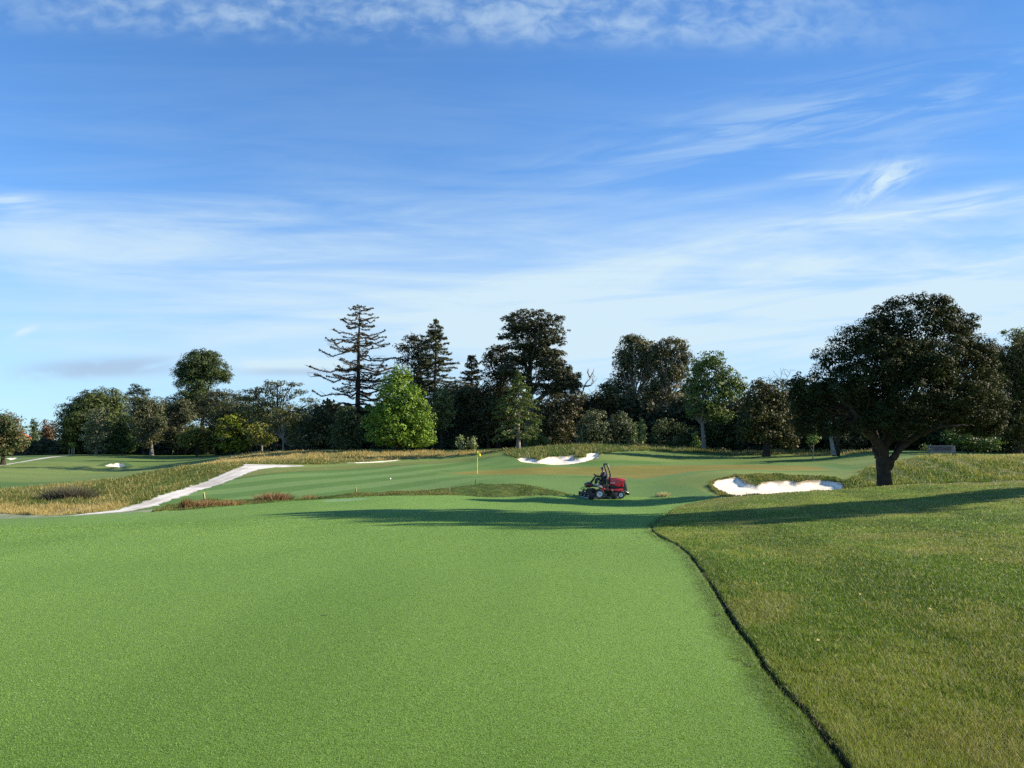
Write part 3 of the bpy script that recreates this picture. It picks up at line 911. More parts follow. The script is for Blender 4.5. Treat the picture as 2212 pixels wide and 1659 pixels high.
def conifer(name, label, cat, Y, bx, ytop, prof, cols, trunk=(0.35, 'bark'), whorl=0.8, per=5, droop=0.15, tip=0.1, dens=1.0, leaf=0.35, group=None, bare=0.0,
            asp=0.45, spread=1.0, rag=0.3, hang=0.5, side=None, ybase=978, seg=6, thick=1.0, gain=1.4, warm=1.0, jit=0.025):
    """prof: (yd, half width in photograph units) from top to the lowest branches"""
    SEED[0] += 1
    g = rng_(SEED[0])
    cols = tuple((c[0] * gain * warm, c[1] * gain, c[2] * gain * 0.80) for c in cols)
    x = uw(bx, 980)[0] * Y
    z = ground(x, Y) - 0.1
    org = np.array([x, Y, z])
    t = thing(name, label, cat, org, group)
    H = P(bx, ytop, Y)[2] - z
    pz = np.array([P(bx, p[0], Y)[2] - z for p in prof])[::-1]
    pw = np.array([p[1] * Y / FD for p in prof])[::-1]
    s = Soup()
    n = 12
    tt = np.linspace(0, 1, n)
    sp = wander((0, 0, 0), (0, 0, H), n, 0.006, g)
    rr = trunk[0] * (1 - tt) ** 0.8 + 0.03 + trunk[0] * 0.4 * np.exp(-tt * 18)
    s.add(tube(sp, rr, 8))
    cen, nrm, alo, tone = [], [], [], []
    zz = pz[0]
    while zz < H * 0.995:
        L0 = np.interp(zz, pz, pw)
        k = max(2, int(per * (0.6 + 0.8 * g.random())))
        a0 = g.random() * 2 * PI
        for j in range(k):
            az = a0 + j / k * 2 * PI + (g.random() - 0.5) * 1.0
            L = L0 * (1 - rag + 2 * rag * g.random())
            if side:
                L *= 1 + side * math.cos(az)
            if L < 0.25:
                continue
            h = zz + (g.random() - 0.5) * whorl * (2.4 if jit > 0.03 else 1.0)
            h = min(h, H * 0.99)
            b0 = np.array([0, 0, h])
            e = np.array([math.cos(az) * L, math.sin(az) * L, 0])
            q = np.linspace(0, 1, seg)[:, None]
            br = b0 + e * q
            br[:, 2] += (-droop * q[:, 0] + (droop * 0.5 + tip) * q[:, 0] ** 2.5) * L + (g.random() - 0.5) * 0.12 * L * q[:, 0]
            br[1:-1] += g.normal(size=(seg - 2, 3)) * jit * L
            rb = min(0.018 * L + 0.012, trunk[0] * 0.4) * thick
            s.add(tube(br, np.linspace(rb, rb * 0.3 + 0.004, seg), 4))
            if bare and thick > 1:   # twigs
                for _ in range(3):
                    f = 0.35 + 0.6 * g.random()
                    p0 = np.array([np.interp(f, q[:, 0], br[:, w_]) for w_ in range(3)])
                    p1 = p0 + np.array([math.cos(az + g.normal() * 0.7), math.sin(az + g.normal() * 0.7), 0.1 + 0.3 * g.random()]) * L * 0.25
                    s.add(tube(np.array([p0, (p0 + p1) / 2 + g.normal(size=3) * 0.03 * L, p1]), np.array([rb * 0.45, rb * 0.3, rb * 0.12]), 3))
            m_ = int(dens * L / leaf * 5.5 * (1 - bare) + g.random())
            if m_ < 1:
                continue
            f = bare * 0.25 + 0.12 + 0.9 * g.random(m_) ** 0.75
            f = np.clip(f, 0, 1.02)
            p = np.stack([np.interp(f, q[:, 0], br[:, w_]) for w_ in range(3)], 1)
            wdt = spread * L * 0.20 * (1.15 - f)[:, None] + 0.10
            perp = np.array([-math.sin(az), math.cos(az), 0])
            sg = (g.random(m_) * 2 - 1)[:, None]
            p = p + perp * sg * wdt + np.array([0, 0, 1]) * (g.normal(size=(m_, 1)) * 0.06 * leaf * 4 - hang * leaf * g.random((m_, 1)))
            cen.append(p)
            nrm.append(np.array([0, 0, 1.0]) + g.normal(size=(m_, 3)) * 0.55 + perp * sg * 0.4)
            alo.append(np.tile(np.array([math.cos(az), math.sin(az), -hang * 0.8]), (m_, 1)) + perp * sg * 0.7)
            tone.append(np.full(m_, 0.75 + 0.5 * g.random()))
        zz += whorl * (0.6 + 0.5 * min(1, L0 / 4))
    if cen:
        cen, nrm, alo, tone = np.concatenate(cen), np.concatenate(nrm), np.concatenate(alo), np.concatenate(tone)
        V, F = kites(cen, nrm, np.full(len(cen), leaf), np.full(len(cen), asp), g, alo)
        c = mixc(cols[0], cols[1], g.random(len(cen))) * (tone * (0.8 + 0.4 * g.random(len(cen))))[:, None]
        link('crown', new_mesh('crown', V, [F], M['needle'], np.repeat(c, 4, 0)), t)
    link('trunk', s.mesh('trunk', M[trunk[1]], True), t)
    return t


def bare_tree(name, label, cat, Y, bx, limbs, m='greybark', r=0.12, group=None):
    SEED[0] += 1
    g = rng_(SEED[0])
    x = uw(bx, 980)[0] * Y
    z = ground(x, Y) - 0.1
    org = np.array([x, Y, z])
    t = thing(name, label, cat, org, group)
    s = Soup()
    for L in limbs:
        pts = np.array([np.array(P(a, b, Y)) - org + np.array([0, g.normal() * 0.3, 0]) for a, b in L])
        n = len(pts)
        tq = np.linspace(0, n - 1, n * 3)
        pp = np.stack([np.interp(tq, np.arange(n), pts[:, k]) for k in range(3)], 1)
        pp[1:-1] += g.normal(size=(len(pp) - 2, 3)) * 0.05
        s.add(tube(pp, np.linspace(r, r * 0.2, len(pp)), 5))
        for q in range(5):
            i = g.integers(len(pp) // 3, len(pp))
            e = pp[i] + unit(g.normal(size=3) + np.array([0, 0, 0.8])) * (0.8 + g.random() * 1.2)
            s.add(tube(wander(pp[i], e, 4, 0.08, g), np.linspace(r * 0.3, 0.02, 4), 4))
    link('limbs', s.mesh('limbs', M[m], True), t)
    return t


G_OAK = ((0.040, 0.050, 0.018), (0.085, 0.082, 0.028))
# ---- far left
tree('broadleaf_tree', 'round tree with red tinted top at the far left edge of the photo', 'tree', 150, 8,
     [(2, 938, 46, 40), (22, 925, 28, 26), (-12, 930, 40, 40), (32, 958, 24, 24), (0, 968, 46, 18), (-30, 960, 40, 30)], ((0.042, 0.068, 0.026), (0.095, 0.060, 0.036)), (0.4, 'bark'), leaf=0.42)
tree('broadleaf_tree', 'slim dark conical tree beside the small red roof', 'tree', 262, 74, [(74, 915, 6, 14), (74, 928, 9, 20), (74, 948, 10, 22)], ((0.03, 0.05, 0.024), (0.05, 0.075, 0.03)), leaf=0.5, limbs=3)
tree('broadleaf_tree', 'small purple red tree right of the red roof', 'tree', 266, 102, [(102, 928, 17, 20), (94, 942, 13, 14), (113, 940, 12, 18), (104, 958, 18, 18)], ((0.06, 0.055, 0.03), (0.15, 0.050, 0.045)), leaf=0.5)
tree('shrub', 'low pale green bush in front of the red roofed house', 'shrub', 268, 56, [(56, 956, 16, 14), (48, 950, 10, 10)], ((0.05, 0.08, 0.03), (0.10, 0.12, 0.05)), leaf=0.5, limbs=2)
# ---- left group
tree('broadleaf_tree', 'wide dome shaped tree forming the left end of the tree line', 'tree', 226, 200,
     [(200, 905, 70, 58), (236, 882, 34, 42), (165, 915, 40, 50), (215, 872, 46, 32), (150, 945, 26, 34), (240, 930, 30, 45), (185, 890, 40, 34)], ((0.040, 0.060, 0.022), (0.085, 0.100, 0.032)), (0.6, 'bark'), leaf=0.50, clump=0.2, cover=1.5, gap=0.15)
tree('pine_tree', 'dark flat topped pine peeking over the left dome shaped tree', 'tree', 258, 297,
     [(297, 842, 22, 6), (285, 850, 15, 6), (310, 851, 15, 5), (296, 834, 12, 4), (317, 843, 8, 3), (295, 862, 26, 7)], ((0.022, 0.032, 0.020), (0.04, 0.055, 0.03)), leaf=0.45, m='needle')
tree('broadleaf_tree', 'silver grey leaved tree in front of the left dome shaped tree', 'tree', 204, 208,
     [(210, 905, 25, 22), (195, 935, 21, 26), (220, 930, 18, 26), (210, 958, 24, 20), (225, 890, 14, 10)], ((0.075, 0.090, 0.055), (0.17, 0.18, 0.125)), (0.3, 'greybark'), leaf=0.42, clump=0.34)
tree('broadleaf_tree', 'dark green bushy tree right of the silver leaved tree', 'tree', 208, 264,
     [(262, 922, 26, 26), (275, 952, 24, 24), (250, 948, 22, 28), (285, 965, 14, 12), (260, 970, 34, 10)], ((0.028, 0.052, 0.020), (0.05, 0.085, 0.032)), leaf=0.42)
tree('broadleaf_tree', 'olive brown tree with short pale trunk in the left tree line', 'tree', 206, 328,
     [(305, 890, 36, 30), (300, 870, 28, 14), (330, 878, 24, 22), (325, 925, 32, 38), (345, 918, 15, 25), (316, 950, 22, 18)], ((0.048, 0.058, 0.032), (0.110, 0.112, 0.070)), (0.45, 'greybark'), leaf=0.42, clump=0.26)
tree('broadleaf_tree', 'greyish olive tree right of the one with a short pale trunk', 'tree', 213, 385,
     [(385, 885, 30, 22), (368, 905, 22, 28), (400, 905, 22, 28), (385, 935, 30, 28), (395, 872, 18, 10), (390, 962, 34, 16)], ((0.048, 0.056, 0.034), (0.105, 0.105, 0.072)), leaf=0.44, clump=0.26)
tree('broadleaf_tree', 'tall round headed dark green tree rising above the left tree line', 'tree', 240, 437,
     [(440, 792, 46, 33), (418, 808, 38, 34), (464, 806, 36, 30), (436, 768, 32, 12), (482, 815, 20, 15), (428, 845, 44, 35), (450, 880, 46, 30), (393, 800, 18, 20), (458, 775, 24, 14), (410, 880, 40, 30)],
     ((0.030, 0.048, 0.018), (0.065, 0.085, 0.034)), (0.7, 'bark'), leaf=0.50, clump=0.25, cover=1.25, gap=0.25)
tree('pine_tree', 'dark layered pine between the tall round tree and the umbrella pine', 'tree', 202, 480,
     [(480, 852, 42, 9), (520, 860, 34, 9), (455, 868, 38, 12), (500, 880, 50, 16), (440, 885, 28, 18), (480, 912, 62, 24), (530, 885, 30, 14), (470, 942, 60, 26)], ((0.026, 0.030, 0.016), (0.058, 0.058, 0.030)), (0.5, 'bark'), leaf=0.42, m='needle')
tree('pine_tree', 'umbrella pine with layered crown and sky gaps left of the bare redwood', 'tree', 166, 598,
     [(560, 848, 38, 8), (600, 830, 32, 7), (576, 840, 26, 7), (636, 832, 20, 5), (650, 848, 18, 6), (668, 866, 24, 6), (540, 862, 36, 9), (606, 856, 34, 9), (582, 872, 40, 10), (648, 884, 16, 6), (560, 890, 50, 14), (620, 842, 14, 4), (680, 878, 14, 6),
      (655, 905, 34, 14), (600, 915, 50, 18)],
     ((0.034, 0.046, 0.022), (0.070, 0.085, 0.040)), (0.45, 'bark'), leaf=0.34, limbs=22, fill=0.12, m='needle')
tree('broadleaf_tree', 'small olive yellow tree standing low before the tall round tree', 'tree', 194, 425,
     [(425, 945, 34, 20), (405, 950, 22, 18), (445, 955, 20, 18), (425, 930, 26, 10), (452, 962, 16, 14)], ((0.070, 0.085, 0.022), (0.155, 0.150, 0.036)), (0.25, 'bark'), leaf=0.42, clump=0.24)
tree('broadleaf_tree', 'bright lemon yellow leaved tree in the left tree line', 'tree', 186, 500,
     [(500, 920, 32, 22), (485, 932, 20, 20), (520, 925, 22, 18), (500, 905, 24, 10), (496, 950, 32, 20), (512, 965, 34, 14)], ((0.10, 0.135, 0.018), (0.27, 0.26, 0.026)), (0.25, 'bark'), leaf=0.40, clump=0.22)
tree('broadleaf_tree', 'small yellow green tree with pale stem right of the lemon yellow tree', 'tree', 152, 566,
     [(560, 932, 30, 18), (545, 945, 16, 16), (580, 945, 18, 14), (562, 955, 24, 9)], ((0.085, 0.105, 0.025), (0.20, 0.185, 0.045)), (0.2, 'greybark'), leaf=0.33, cover=0.75, limbs=16)
tree('broadleaf_tree', 'airy brownish tree with leaning twin stems left of the bare redwood', 'tree', 148, 612,
     [(610, 898, 32, 20), (595, 915, 24, 18), (630, 925, 18, 24), (615, 888, 22, 10), (632, 952, 16, 16), (585, 932, 14, 12)], ((0.070, 0.080, 0.030), (0.150, 0.140, 0.055)), (0.22, 'greybark'), leaf=0.30, cover=0.5, limbs=26)
tree('broadleaf_tree', 'dark bushy tree at the left foot of the bare redwood', 'tree', 138, 690,
     [(690, 905, 32, 28), (672, 925, 24, 30), (705, 930, 30, 36), (690, 955, 44, 18), (655, 945, 20, 26)], ((0.026, 0.036, 0.017), (0.06, 0.070, 0.034)), leaf=0.33)
tree('broadleaf_tree', 'mid green tree squeezed between bare redwood and bright green tree', 'tree', 126, 752,
     [(752, 915, 28, 34), (735, 935, 24, 28), (766, 940, 24, 30), (750, 893, 22, 18), (745, 962, 36, 14)], ((0.040, 0.058, 0.025), (0.085, 0.105, 0.050)), leaf=0.31, clump=0.27)
# ---- the bare redwood
conifer('redwood_tree', 'tall thin redwood with bare upswept branches standing above the tree line', 'tree', 143, 771, 659,
        [(663, 10), (672, 22), (700, 40), (720, 52), (740, 48), (765, 66), (785, 84), (800, 62), (830, 74), (855, 88), (872, 70), (888, 34)],
        ((0.034, 0.034, 0.018), (0.075, 0.062, 0.034)), (0.60, 'redbark'), whorl=0.85, droop=0.20, tip=0.13, dens=3.2, leaf=0.36, bare=0.34, asp=0.30, spread=0.75, rag=0.55, hang=0.1, thick=1.01, per=6, jit=0.05)
# ---- middle
tree('broadleaf_tree', 'large bright green egg shaped tree left of the flag', 'tree', 117, 862,
     [(862, 812, 22, 26), (860, 848, 46, 34), (862, 890, 64, 38), (860, 928, 74, 32), (876, 945, 64, 24), (822, 905, 36, 38), (910, 910, 32, 36), (842, 948, 48, 18), (902, 953, 40, 14), (848, 830, 26, 26), (884, 862, 34, 30)],
     ((0.062, 0.125, 0.016), (0.150, 0.215, 0.030)), (0.4, 'bark'), leaf=0.33, clump=0.2, cover=1.15, fill=0.1, hue=0.28)
tree('conifer_tree', 'black green conifer with ragged plates left of the grey spire conifer', 'tree', 143, 893,
     [(893, 733, 24, 12), (878, 752, 26, 12), (900, 765, 30, 14), (873, 780, 18, 9), (905, 788, 34, 16), (890, 815, 34, 18), (905, 840, 40, 20), (915, 745, 18, 14), (900, 870, 44, 26)], ((0.014, 0.019, 0.010), (0.030, 0.036, 0.018)), (0.45, 'bark'), leaf=0.36, clump=0.28, m='needle')
conifer('conifer_tree', 'grey green spire shaped conifer behind the bright green tree', 'tree', 139, 938, 688,
        [(692, 5), (705, 16), (725, 22), (750, 30), (780, 44), (800, 40), (830, 46), (870, 44)], ((0.035, 0.045, 0.024), (0.070, 0.078, 0.045)), (0.4, 'bark'), whorl=0.8, per=8, droop=0.16, tip=0.05, dens=2.4, leaf=0.40, asp=0.42, hang=0.5)
tree('broadleaf_tree', 'pale sage leaved tree touching the right side of the bright green tree', 'tree', 122, 952,
     [(950, 862, 27, 26), (966, 888, 18, 24), (940, 890, 20, 28), (956, 915, 24, 18), (970, 862, 12, 12)], ((0.065, 0.080, 0.036), (0.155, 0.165, 0.085)), (0.25, 'bark'), leaf=0.33, cover=0.85, clump=0.25)
tree('broadleaf_tree', 'deep dark tree above the two white leaved saplings', 'tree', 129, 1000,
     [(1000, 880, 38, 42), (978, 930, 38, 40), (1025, 922, 42, 44), (1000, 858, 34, 24), (1000, 960, 50, 18)], ((0.018, 0.026, 0.012), (0.038, 0.046, 0.022)), leaf=0.34)
tree('broadleaf_tree', 'dark open tree between the white leaved saplings and young cedar', 'tree', 127, 1055,
     [(1058, 880, 34, 44), (1050, 930, 42, 40), (1024, 852, 22, 18), (1040, 865, 26, 20)], ((0.024, 0.032, 0.015), (0.070, 0.072, 0.038)), leaf=0.34, cover=0.8, limbs=16)
conifer('conifer_tree', 'small near black conifer left of the great cedar', 'tree', 147, 1018, 767,
        [(771, 8), (785, 16), (805, 20), (835, 24), (870, 26)], ((0.014, 0.019, 0.011), (0.030, 0.036, 0.02)), (0.3, 'bark'), whorl=0.7, per=7, droop=0.1, dens=1.9, leaf=0.42, asp=0.55, hang=0.3)
tree('conifer_tree', 'dark shaggy conifer leaning on the left of the great cedar', 'tree', 128, 1078,
     [(1075, 755, 24, 12), (1065, 780, 28, 16), (1090, 775, 26, 17), (1070, 810, 36, 22), (1100, 805, 26, 24), (1082, 840, 42, 22), (1058, 765, 12, 9), (1090, 880, 50, 30), (1100, 930, 46, 30)], ((0.024, 0.026, 0.013), (0.060, 0.054, 0.028)), (0.5, 'bark'), leaf=0.34, clump=0.22, m='needle')
cedar = tree('cedar_tree', 'great flat topped cedar with thick grey trunk behind the back bunker', 'tree', 124, 1143,
     [(1145, 680, 44, 8), (1108, 690, 28, 6), (1192, 688, 30, 7), (1166, 699, 50, 8), (1112, 710, 36, 8), (1192, 714, 38, 7), (1140, 722, 48, 9), (1098, 728, 26, 7), (1198, 738, 28, 7), (1150, 744, 44, 9), (1120, 750, 34, 8), (1178, 764, 34, 8),
      (1192, 785, 34, 9), (1165, 790, 24, 7), (1206, 805, 36, 8), (1178, 815, 30, 8), (1230, 818, 26, 7), (1215, 830, 30, 7), (1190, 835, 24, 6), (1246, 828, 10, 4), (1130, 775, 24, 8), (1205, 765, 16, 6), (1235, 838, 14, 5), (1185, 772, 40, 15), (1200, 798, 42, 13), (1165, 755, 42, 12), (1215, 815, 40, 12), (1150, 765, 26, 12), (1225, 832, 34, 10), (1140, 705, 44, 12), (1180, 730, 40, 12), (1120, 775, 34, 14), (1110, 800, 36, 16), (1130, 825, 30, 16), (1180, 840, 40, 14), (1215, 850, 40, 12)],
     ((0.022, 0.028, 0.014), (0.056, 0.056, 0.030)), (0.80, 'cedarbark'), leaf=0.30, clump=0.26, gap=0.3, limbs=24, fill=0.06, m='needle', depth=0.95, fork=0.3, cover=2.6, lr=0.26, twigs=0)
bare_tree('dead_tree', 'leafless grey tree snag right of the great cedar', 'tree', 130, 1255, [[(1250, 900), (1255, 860), (1262, 835), (1275, 815), (1282, 803)], [(1258, 850), (1246, 838), (1240, 826)], [(1262, 835), (1276, 832), (1282, 826)], [(1275, 815), (1268, 806)], [(1280, 870), (1286, 850), (1288, 838)]], r=0.20)
conifer('cedar_tree', 'young light green cedar with weeping tips and slim pale trunk', 'tree', 101, 1120, 797,
        [(802, 4), (815, 12), (840, 28), (865, 44), (885, 48), (905, 46), (925, 52), (938, 48)], ((0.050, 0.085, 0.024), (0.115, 0.150, 0.050)), (0.24, 'greybark'), whorl=0.7, per=7, droop=0.06, tip=-0.16, dens=2.6, leaf=0.34, asp=0.36, hang=0.55, rag=0.3)
tree('shrub', 'bright green bush at the foot of the young cedar', 'shrub', 103, 1160, [(1150, 928, 11, 18), (1158, 945, 16, 18), (1170, 955, 18, 11), (1145, 955, 14, 12), (1180, 960, 12, 8)], ((0.055, 0.100, 0.030), (0.11, 0.16, 0.055)), (0.08, 'greybark'), leaf=0.25, limbs=5)
tree('broadleaf_tree', 'rusty brown twiggy tree right of the great cedar trunk', 'tree', 117, 1205,
     [(1200, 870, 36, 20), (1190, 895, 38, 28), (1225, 880, 30, 24), (1215, 915, 42, 28), (1200, 942, 48, 22), (1240, 862, 24, 14), (1180, 925, 26, 24)], ((0.036, 0.038, 0.020), (0.082, 0.070, 0.042)), (0.3, 'bark'), leaf=0.30, cover=0.85, limbs=24)
tree('broadleaf_tree', 'dense tree filling the gap behind the dead snag', 'tree', 131, 1290, [(1285, 880, 34, 24), (1262, 870, 28, 20), (1305, 890, 30, 24), (1290, 915, 50, 26)], ((0.034, 0.044, 0.018), (0.080, 0.085, 0.035)), leaf=0.34)
tree('shrub', 'rounded grey green shrub right of the rusty brown tree', 'shrub', 111, 1282, [(1282, 912, 30, 28), (1266, 935, 26, 26), (1300, 935, 20, 28), (1280, 952, 38, 12)], ((0.052, 0.068, 0.044), (0.115, 0.130, 0.092)), (0.15, 'bark'), leaf=0.27, clump=0.2)
tree('shrub', 'broad grey green shrub under the reddish twin crowned tree', 'shrub', 113, 1340, [(1335, 918, 28, 28), (1355, 930, 20, 26), (1320, 935, 20, 24), (1340, 952, 36, 12)], ((0.045, 0.062, 0.038), (0.100, 0.118, 0.080)), (0.15, 'bark'), leaf=0.27, clump=0.2)
tree('sapling', 'slender pale green sapling beside the broad grey green shrub', 'sapling', 106, 1386, [(1386, 918, 8, 14), (1387, 935, 11, 18), (1385, 950, 10, 10)], ((0.075, 0.115, 0.05), (0.15, 0.19, 0.09)), (0.05, 'greybark'), leaf=0.22, limbs=3, cover=0.8)
tree('sapling', 'thin upright sapling left of the slender pale green sapling', 'sapling', 107, 1371, [(1371, 925, 5, 12), (1371, 942, 6, 16)], ((0.07, 0.11, 0.045), (0.14, 0.18, 0.08)), (0.04, 'greybark'), leaf=0.22, limbs=2, cover=0.8)
tree('broadleaf_tree', 'tall olive tree with rusty lower leaves, left crown of the pair', 'tree', 126, 1375,
     [(1375, 758, 34, 30), (1350, 785, 26, 26), (1385, 790, 36, 30), (1365, 738, 24, 12), (1340, 832, 34, 24), (1325, 850, 34, 22), (1308, 835, 16, 13), (1360, 868, 42, 24), (1345, 810, 24, 20), (1390, 745, 18, 14), (1404, 772, 22, 30), (1360, 735, 22, 12), (1348, 770, 22, 28), (1395, 812, 30, 22)], ((0.050, 0.060, 0.030), (0.125, 0.118, 0.072)), (0.45, 'greybark'), leaf=0.33, clump=0.22, gap=0.4, limbs=26)
tree('broadleaf_tree', 'tall olive tree with rusty lower leaves, right crown of the pair', 'tree', 124, 1438,
     [(1446, 760, 36, 28), (1424, 785, 30, 28), (1468, 790, 24, 26), (1452, 740, 28, 11), (1440, 820, 36, 24), (1430, 850, 44, 24), (1460, 872, 40, 24), (1410, 840, 28, 18), (1480, 775, 16, 20), (1450, 905, 44, 22), (1416, 760, 20, 24), (1474, 752, 18, 16), (1455, 805, 34, 22)], ((0.050, 0.058, 0.030), (0.135, 0.115, 0.070)), (0.45, 'greybark'), leaf=0.33, clump=0.22, gap=0.4, limbs=26)
tree('shrub', 'wide low green shrub below the right crown of the twin trees', 'shrub', 112, 1455, [(1440, 930, 30, 26), (1470, 938, 26, 24), (1455, 955, 44, 12), (1420, 945, 20, 18)], ((0.040, 0.058, 0.028), (0.085, 0.105, 0.055)), (0.15, 'bark'), leaf=0.27, clump=0.2)
tree('shrub', 'narrow lime green shrub left of the pale trunked green tree', 'shrub', 103, 1503, [(1503, 945, 7, 12), (1504, 958, 9, 12)], ((0.085, 0.13, 0.035), (0.16, 0.21, 0.06)), (0.04, 'bark'), leaf=0.22, limbs=2)
tree('broadleaf_tree', 'fresh green tree on a tall pale trunk left of the dark oak', 'tree', 105, 1520,
     [(1535, 783, 36, 24), (1510, 800, 28, 30), (1560, 815, 32, 28), (1590, 825, 24, 20), (1530, 830, 44, 28), (1498, 840, 20, 30), (1570, 850, 38, 24), (1530, 870, 46, 22), (1602, 840, 14, 12), (1545, 900, 42, 18), (1495, 885, 20, 20)],
     ((0.050, 0.082, 0.022), (0.110, 0.145, 0.042)), (0.30, 'greybark'), leaf=0.31, clump=0.2, gap=0.4, limbs=24)
tree('shrub', 'dark green undergrowth shrub beneath the pale trunked green tree', 'shrub', 108, 1555, [(1555, 930, 40, 26), (1530, 945, 30, 22), (1580, 948, 34, 22), (1490, 948, 24, 22)], ((0.028, 0.045, 0.018), (0.060, 0.085, 0.034)), (0.12, 'bark'), leaf=0.3)
tree('broadleaf_tree', 'brown olive tree overlapping the left side of the dark oak', 'tree', 92, 1655,
     [(1650, 850, 34, 28), (1625, 870, 30, 30), (1680, 860, 32, 30), (1645, 900, 46, 32), (1690, 900, 34, 34), (1660, 940, 50, 24), (1612, 930, 26, 26), (1640, 832, 20, 14), (1700, 945, 30, 26)], ((0.030, 0.036, 0.014), (0.078, 0.070, 0.030)), (0.4, 'bark'), leaf=0.28, clump=0.2, gap=0.4)
bare_tree('dead_branch_tree', 'bare twigs standing above the brown olive tree', 'tree', 95, 1690, [[(1690, 900), (1690, 850), (1686, 815), (1688, 800)], [(1692, 870), (1698, 830), (1706, 800)]], 'bark', r=0.07)
# ---- right
for (ttx, k) in ((1798, 0), (1810, 1)):
    bare_tree('tree_trunk', ('pale bare stem of the double trunk seen left under the oak', 'darker leaning stem of the double trunk seen left under the oak')[k], 'tree trunk', 84 + k, ttx, [[(ttx, 984), (ttx, 950), (ttx - 2 + 10 * k, 925), (ttx - 4 + 22 * k, 905)]], ('greybark', 'bark')[k], r=0.28)
tree('sapling', 'small light green sapling on white stem left of the oak trunk', 'sapling', 82, 1755, [(1756, 935, 12, 12), (1755, 950, 14, 14), (1760, 925, 7, 8)], ((0.075, 0.115, 0.035), (0.14, 0.185, 0.06)), (0.06, 'greybark'), leaf=0.17, limbs=6, cover=0.7)
tree('sapling', 'tiny dark sapling just left of the wooden bench', 'sapling', 70, 1996, [(1999, 966, 9, 8), (1990, 972, 6, 6)], ((0.045, 0.075, 0.02), (0.10, 0.125, 0.05)), (0.03, 'greybark'), leaf=0.15, limbs=4, cover=0.5)
tree('broadleaf_tree', 'brownish green tree behind the right side of the oak', 'tree', 86, 2196,
     [(2172, 785, 36, 40), (2200, 762, 40, 36), (2205, 830, 50, 56), (2180, 890, 44, 48), (2215, 915, 60, 44), (2152, 870, 26, 60), (2240, 800, 50, 70), (2165, 815, 30, 50), (2150, 920, 30, 40), (2190, 940, 50, 40), (2148, 795, 26, 40), (2150, 765, 18, 22)], ((0.032, 0.040, 0.014), (0.075, 0.072, 0.028)), (0.4, 'bark'), leaf=0.22, clump=0.17)
tree('broadleaf_tree', 'lighter green leafy top showing above the far right tree', 'tree', 93, 2205, [(2196, 728, 22, 18), (2212, 738, 24, 28), (2165, 720, 8, 8), (2225, 790, 40, 60), (2225, 880, 50, 80)], ((0.07, 0.095, 0.03), (0.15, 0.165, 0.07)), (0.3, 'bark'), leaf=0.24, cover=0.8)
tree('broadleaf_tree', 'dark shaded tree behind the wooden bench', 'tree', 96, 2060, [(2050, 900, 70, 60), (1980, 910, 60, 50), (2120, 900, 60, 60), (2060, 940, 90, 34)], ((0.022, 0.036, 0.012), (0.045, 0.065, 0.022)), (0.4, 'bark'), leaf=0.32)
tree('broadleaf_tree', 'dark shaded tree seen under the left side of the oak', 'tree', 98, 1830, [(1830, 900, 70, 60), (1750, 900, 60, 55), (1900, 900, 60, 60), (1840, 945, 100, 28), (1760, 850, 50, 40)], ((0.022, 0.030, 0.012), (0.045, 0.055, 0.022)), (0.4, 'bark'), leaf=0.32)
tree('shrub', 'low leafy green shrub to the right of the wooden bench', 'shrub', 80, 2090, [(2090, 950, 38, 22), (2060, 945, 24, 16), (2130, 958, 36, 18)], ((0.030, 0.058, 0.016), (0.065, 0.10, 0.03)), (0.1, 'bark'), leaf=0.24)
# white leaved saplings behind the flag
tree('sapling', 'white leaved sapling behind the flag, left of two', 'sapling', 110, 995, [(995, 948, 8, 9), (993, 960, 11, 10), (998, 968, 9, 7)], ((0.10, 0.14, 0.07), (0.26, 0.29, 0.20)), (0.04, 'greybark'), leaf=0.26, limbs=4, cover=0.8)
tree('sapling', 'white leaved sapling behind the flag, right of two', 'sapling', 110, 1019, [(1019, 953, 10, 9), (1016, 963, 10, 9), (1024, 966, 10, 8), (1022, 948, 6, 6)], ((0.10, 0.14, 0.07), (0.26, 0.29, 0.20)), (0.04, 'greybark'), leaf=0.26, limbs=4, cover=0.8)


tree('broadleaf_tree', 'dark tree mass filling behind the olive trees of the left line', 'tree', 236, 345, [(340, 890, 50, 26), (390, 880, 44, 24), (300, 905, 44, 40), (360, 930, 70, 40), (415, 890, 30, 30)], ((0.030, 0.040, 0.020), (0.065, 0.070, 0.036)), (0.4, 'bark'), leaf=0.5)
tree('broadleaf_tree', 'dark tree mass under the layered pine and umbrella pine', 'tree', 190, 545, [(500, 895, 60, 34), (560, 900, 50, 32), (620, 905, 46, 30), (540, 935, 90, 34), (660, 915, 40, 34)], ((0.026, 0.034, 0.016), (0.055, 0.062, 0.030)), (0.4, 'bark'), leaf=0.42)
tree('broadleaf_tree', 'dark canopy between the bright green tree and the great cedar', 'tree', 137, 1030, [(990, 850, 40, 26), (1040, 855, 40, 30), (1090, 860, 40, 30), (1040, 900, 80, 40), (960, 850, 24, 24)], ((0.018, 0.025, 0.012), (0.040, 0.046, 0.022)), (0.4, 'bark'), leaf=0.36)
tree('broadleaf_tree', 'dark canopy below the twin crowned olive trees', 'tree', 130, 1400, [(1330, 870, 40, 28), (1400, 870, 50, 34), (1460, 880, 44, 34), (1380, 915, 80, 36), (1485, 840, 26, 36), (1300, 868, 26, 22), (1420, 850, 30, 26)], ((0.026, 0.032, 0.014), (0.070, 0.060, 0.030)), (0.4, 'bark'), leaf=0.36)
tree('broadleaf_tree', 'dark canopy behind the pale trunked green tree', 'tree', 118, 1580, [(1500, 880, 40, 40), (1570, 890, 50, 40), (1620, 880, 40, 40), (1680, 870, 46, 50), (1600, 930, 90, 36)], ((0.022, 0.032, 0.012), (0.055, 0.062, 0.026)), (0.4, 'bark'), leaf=0.34)
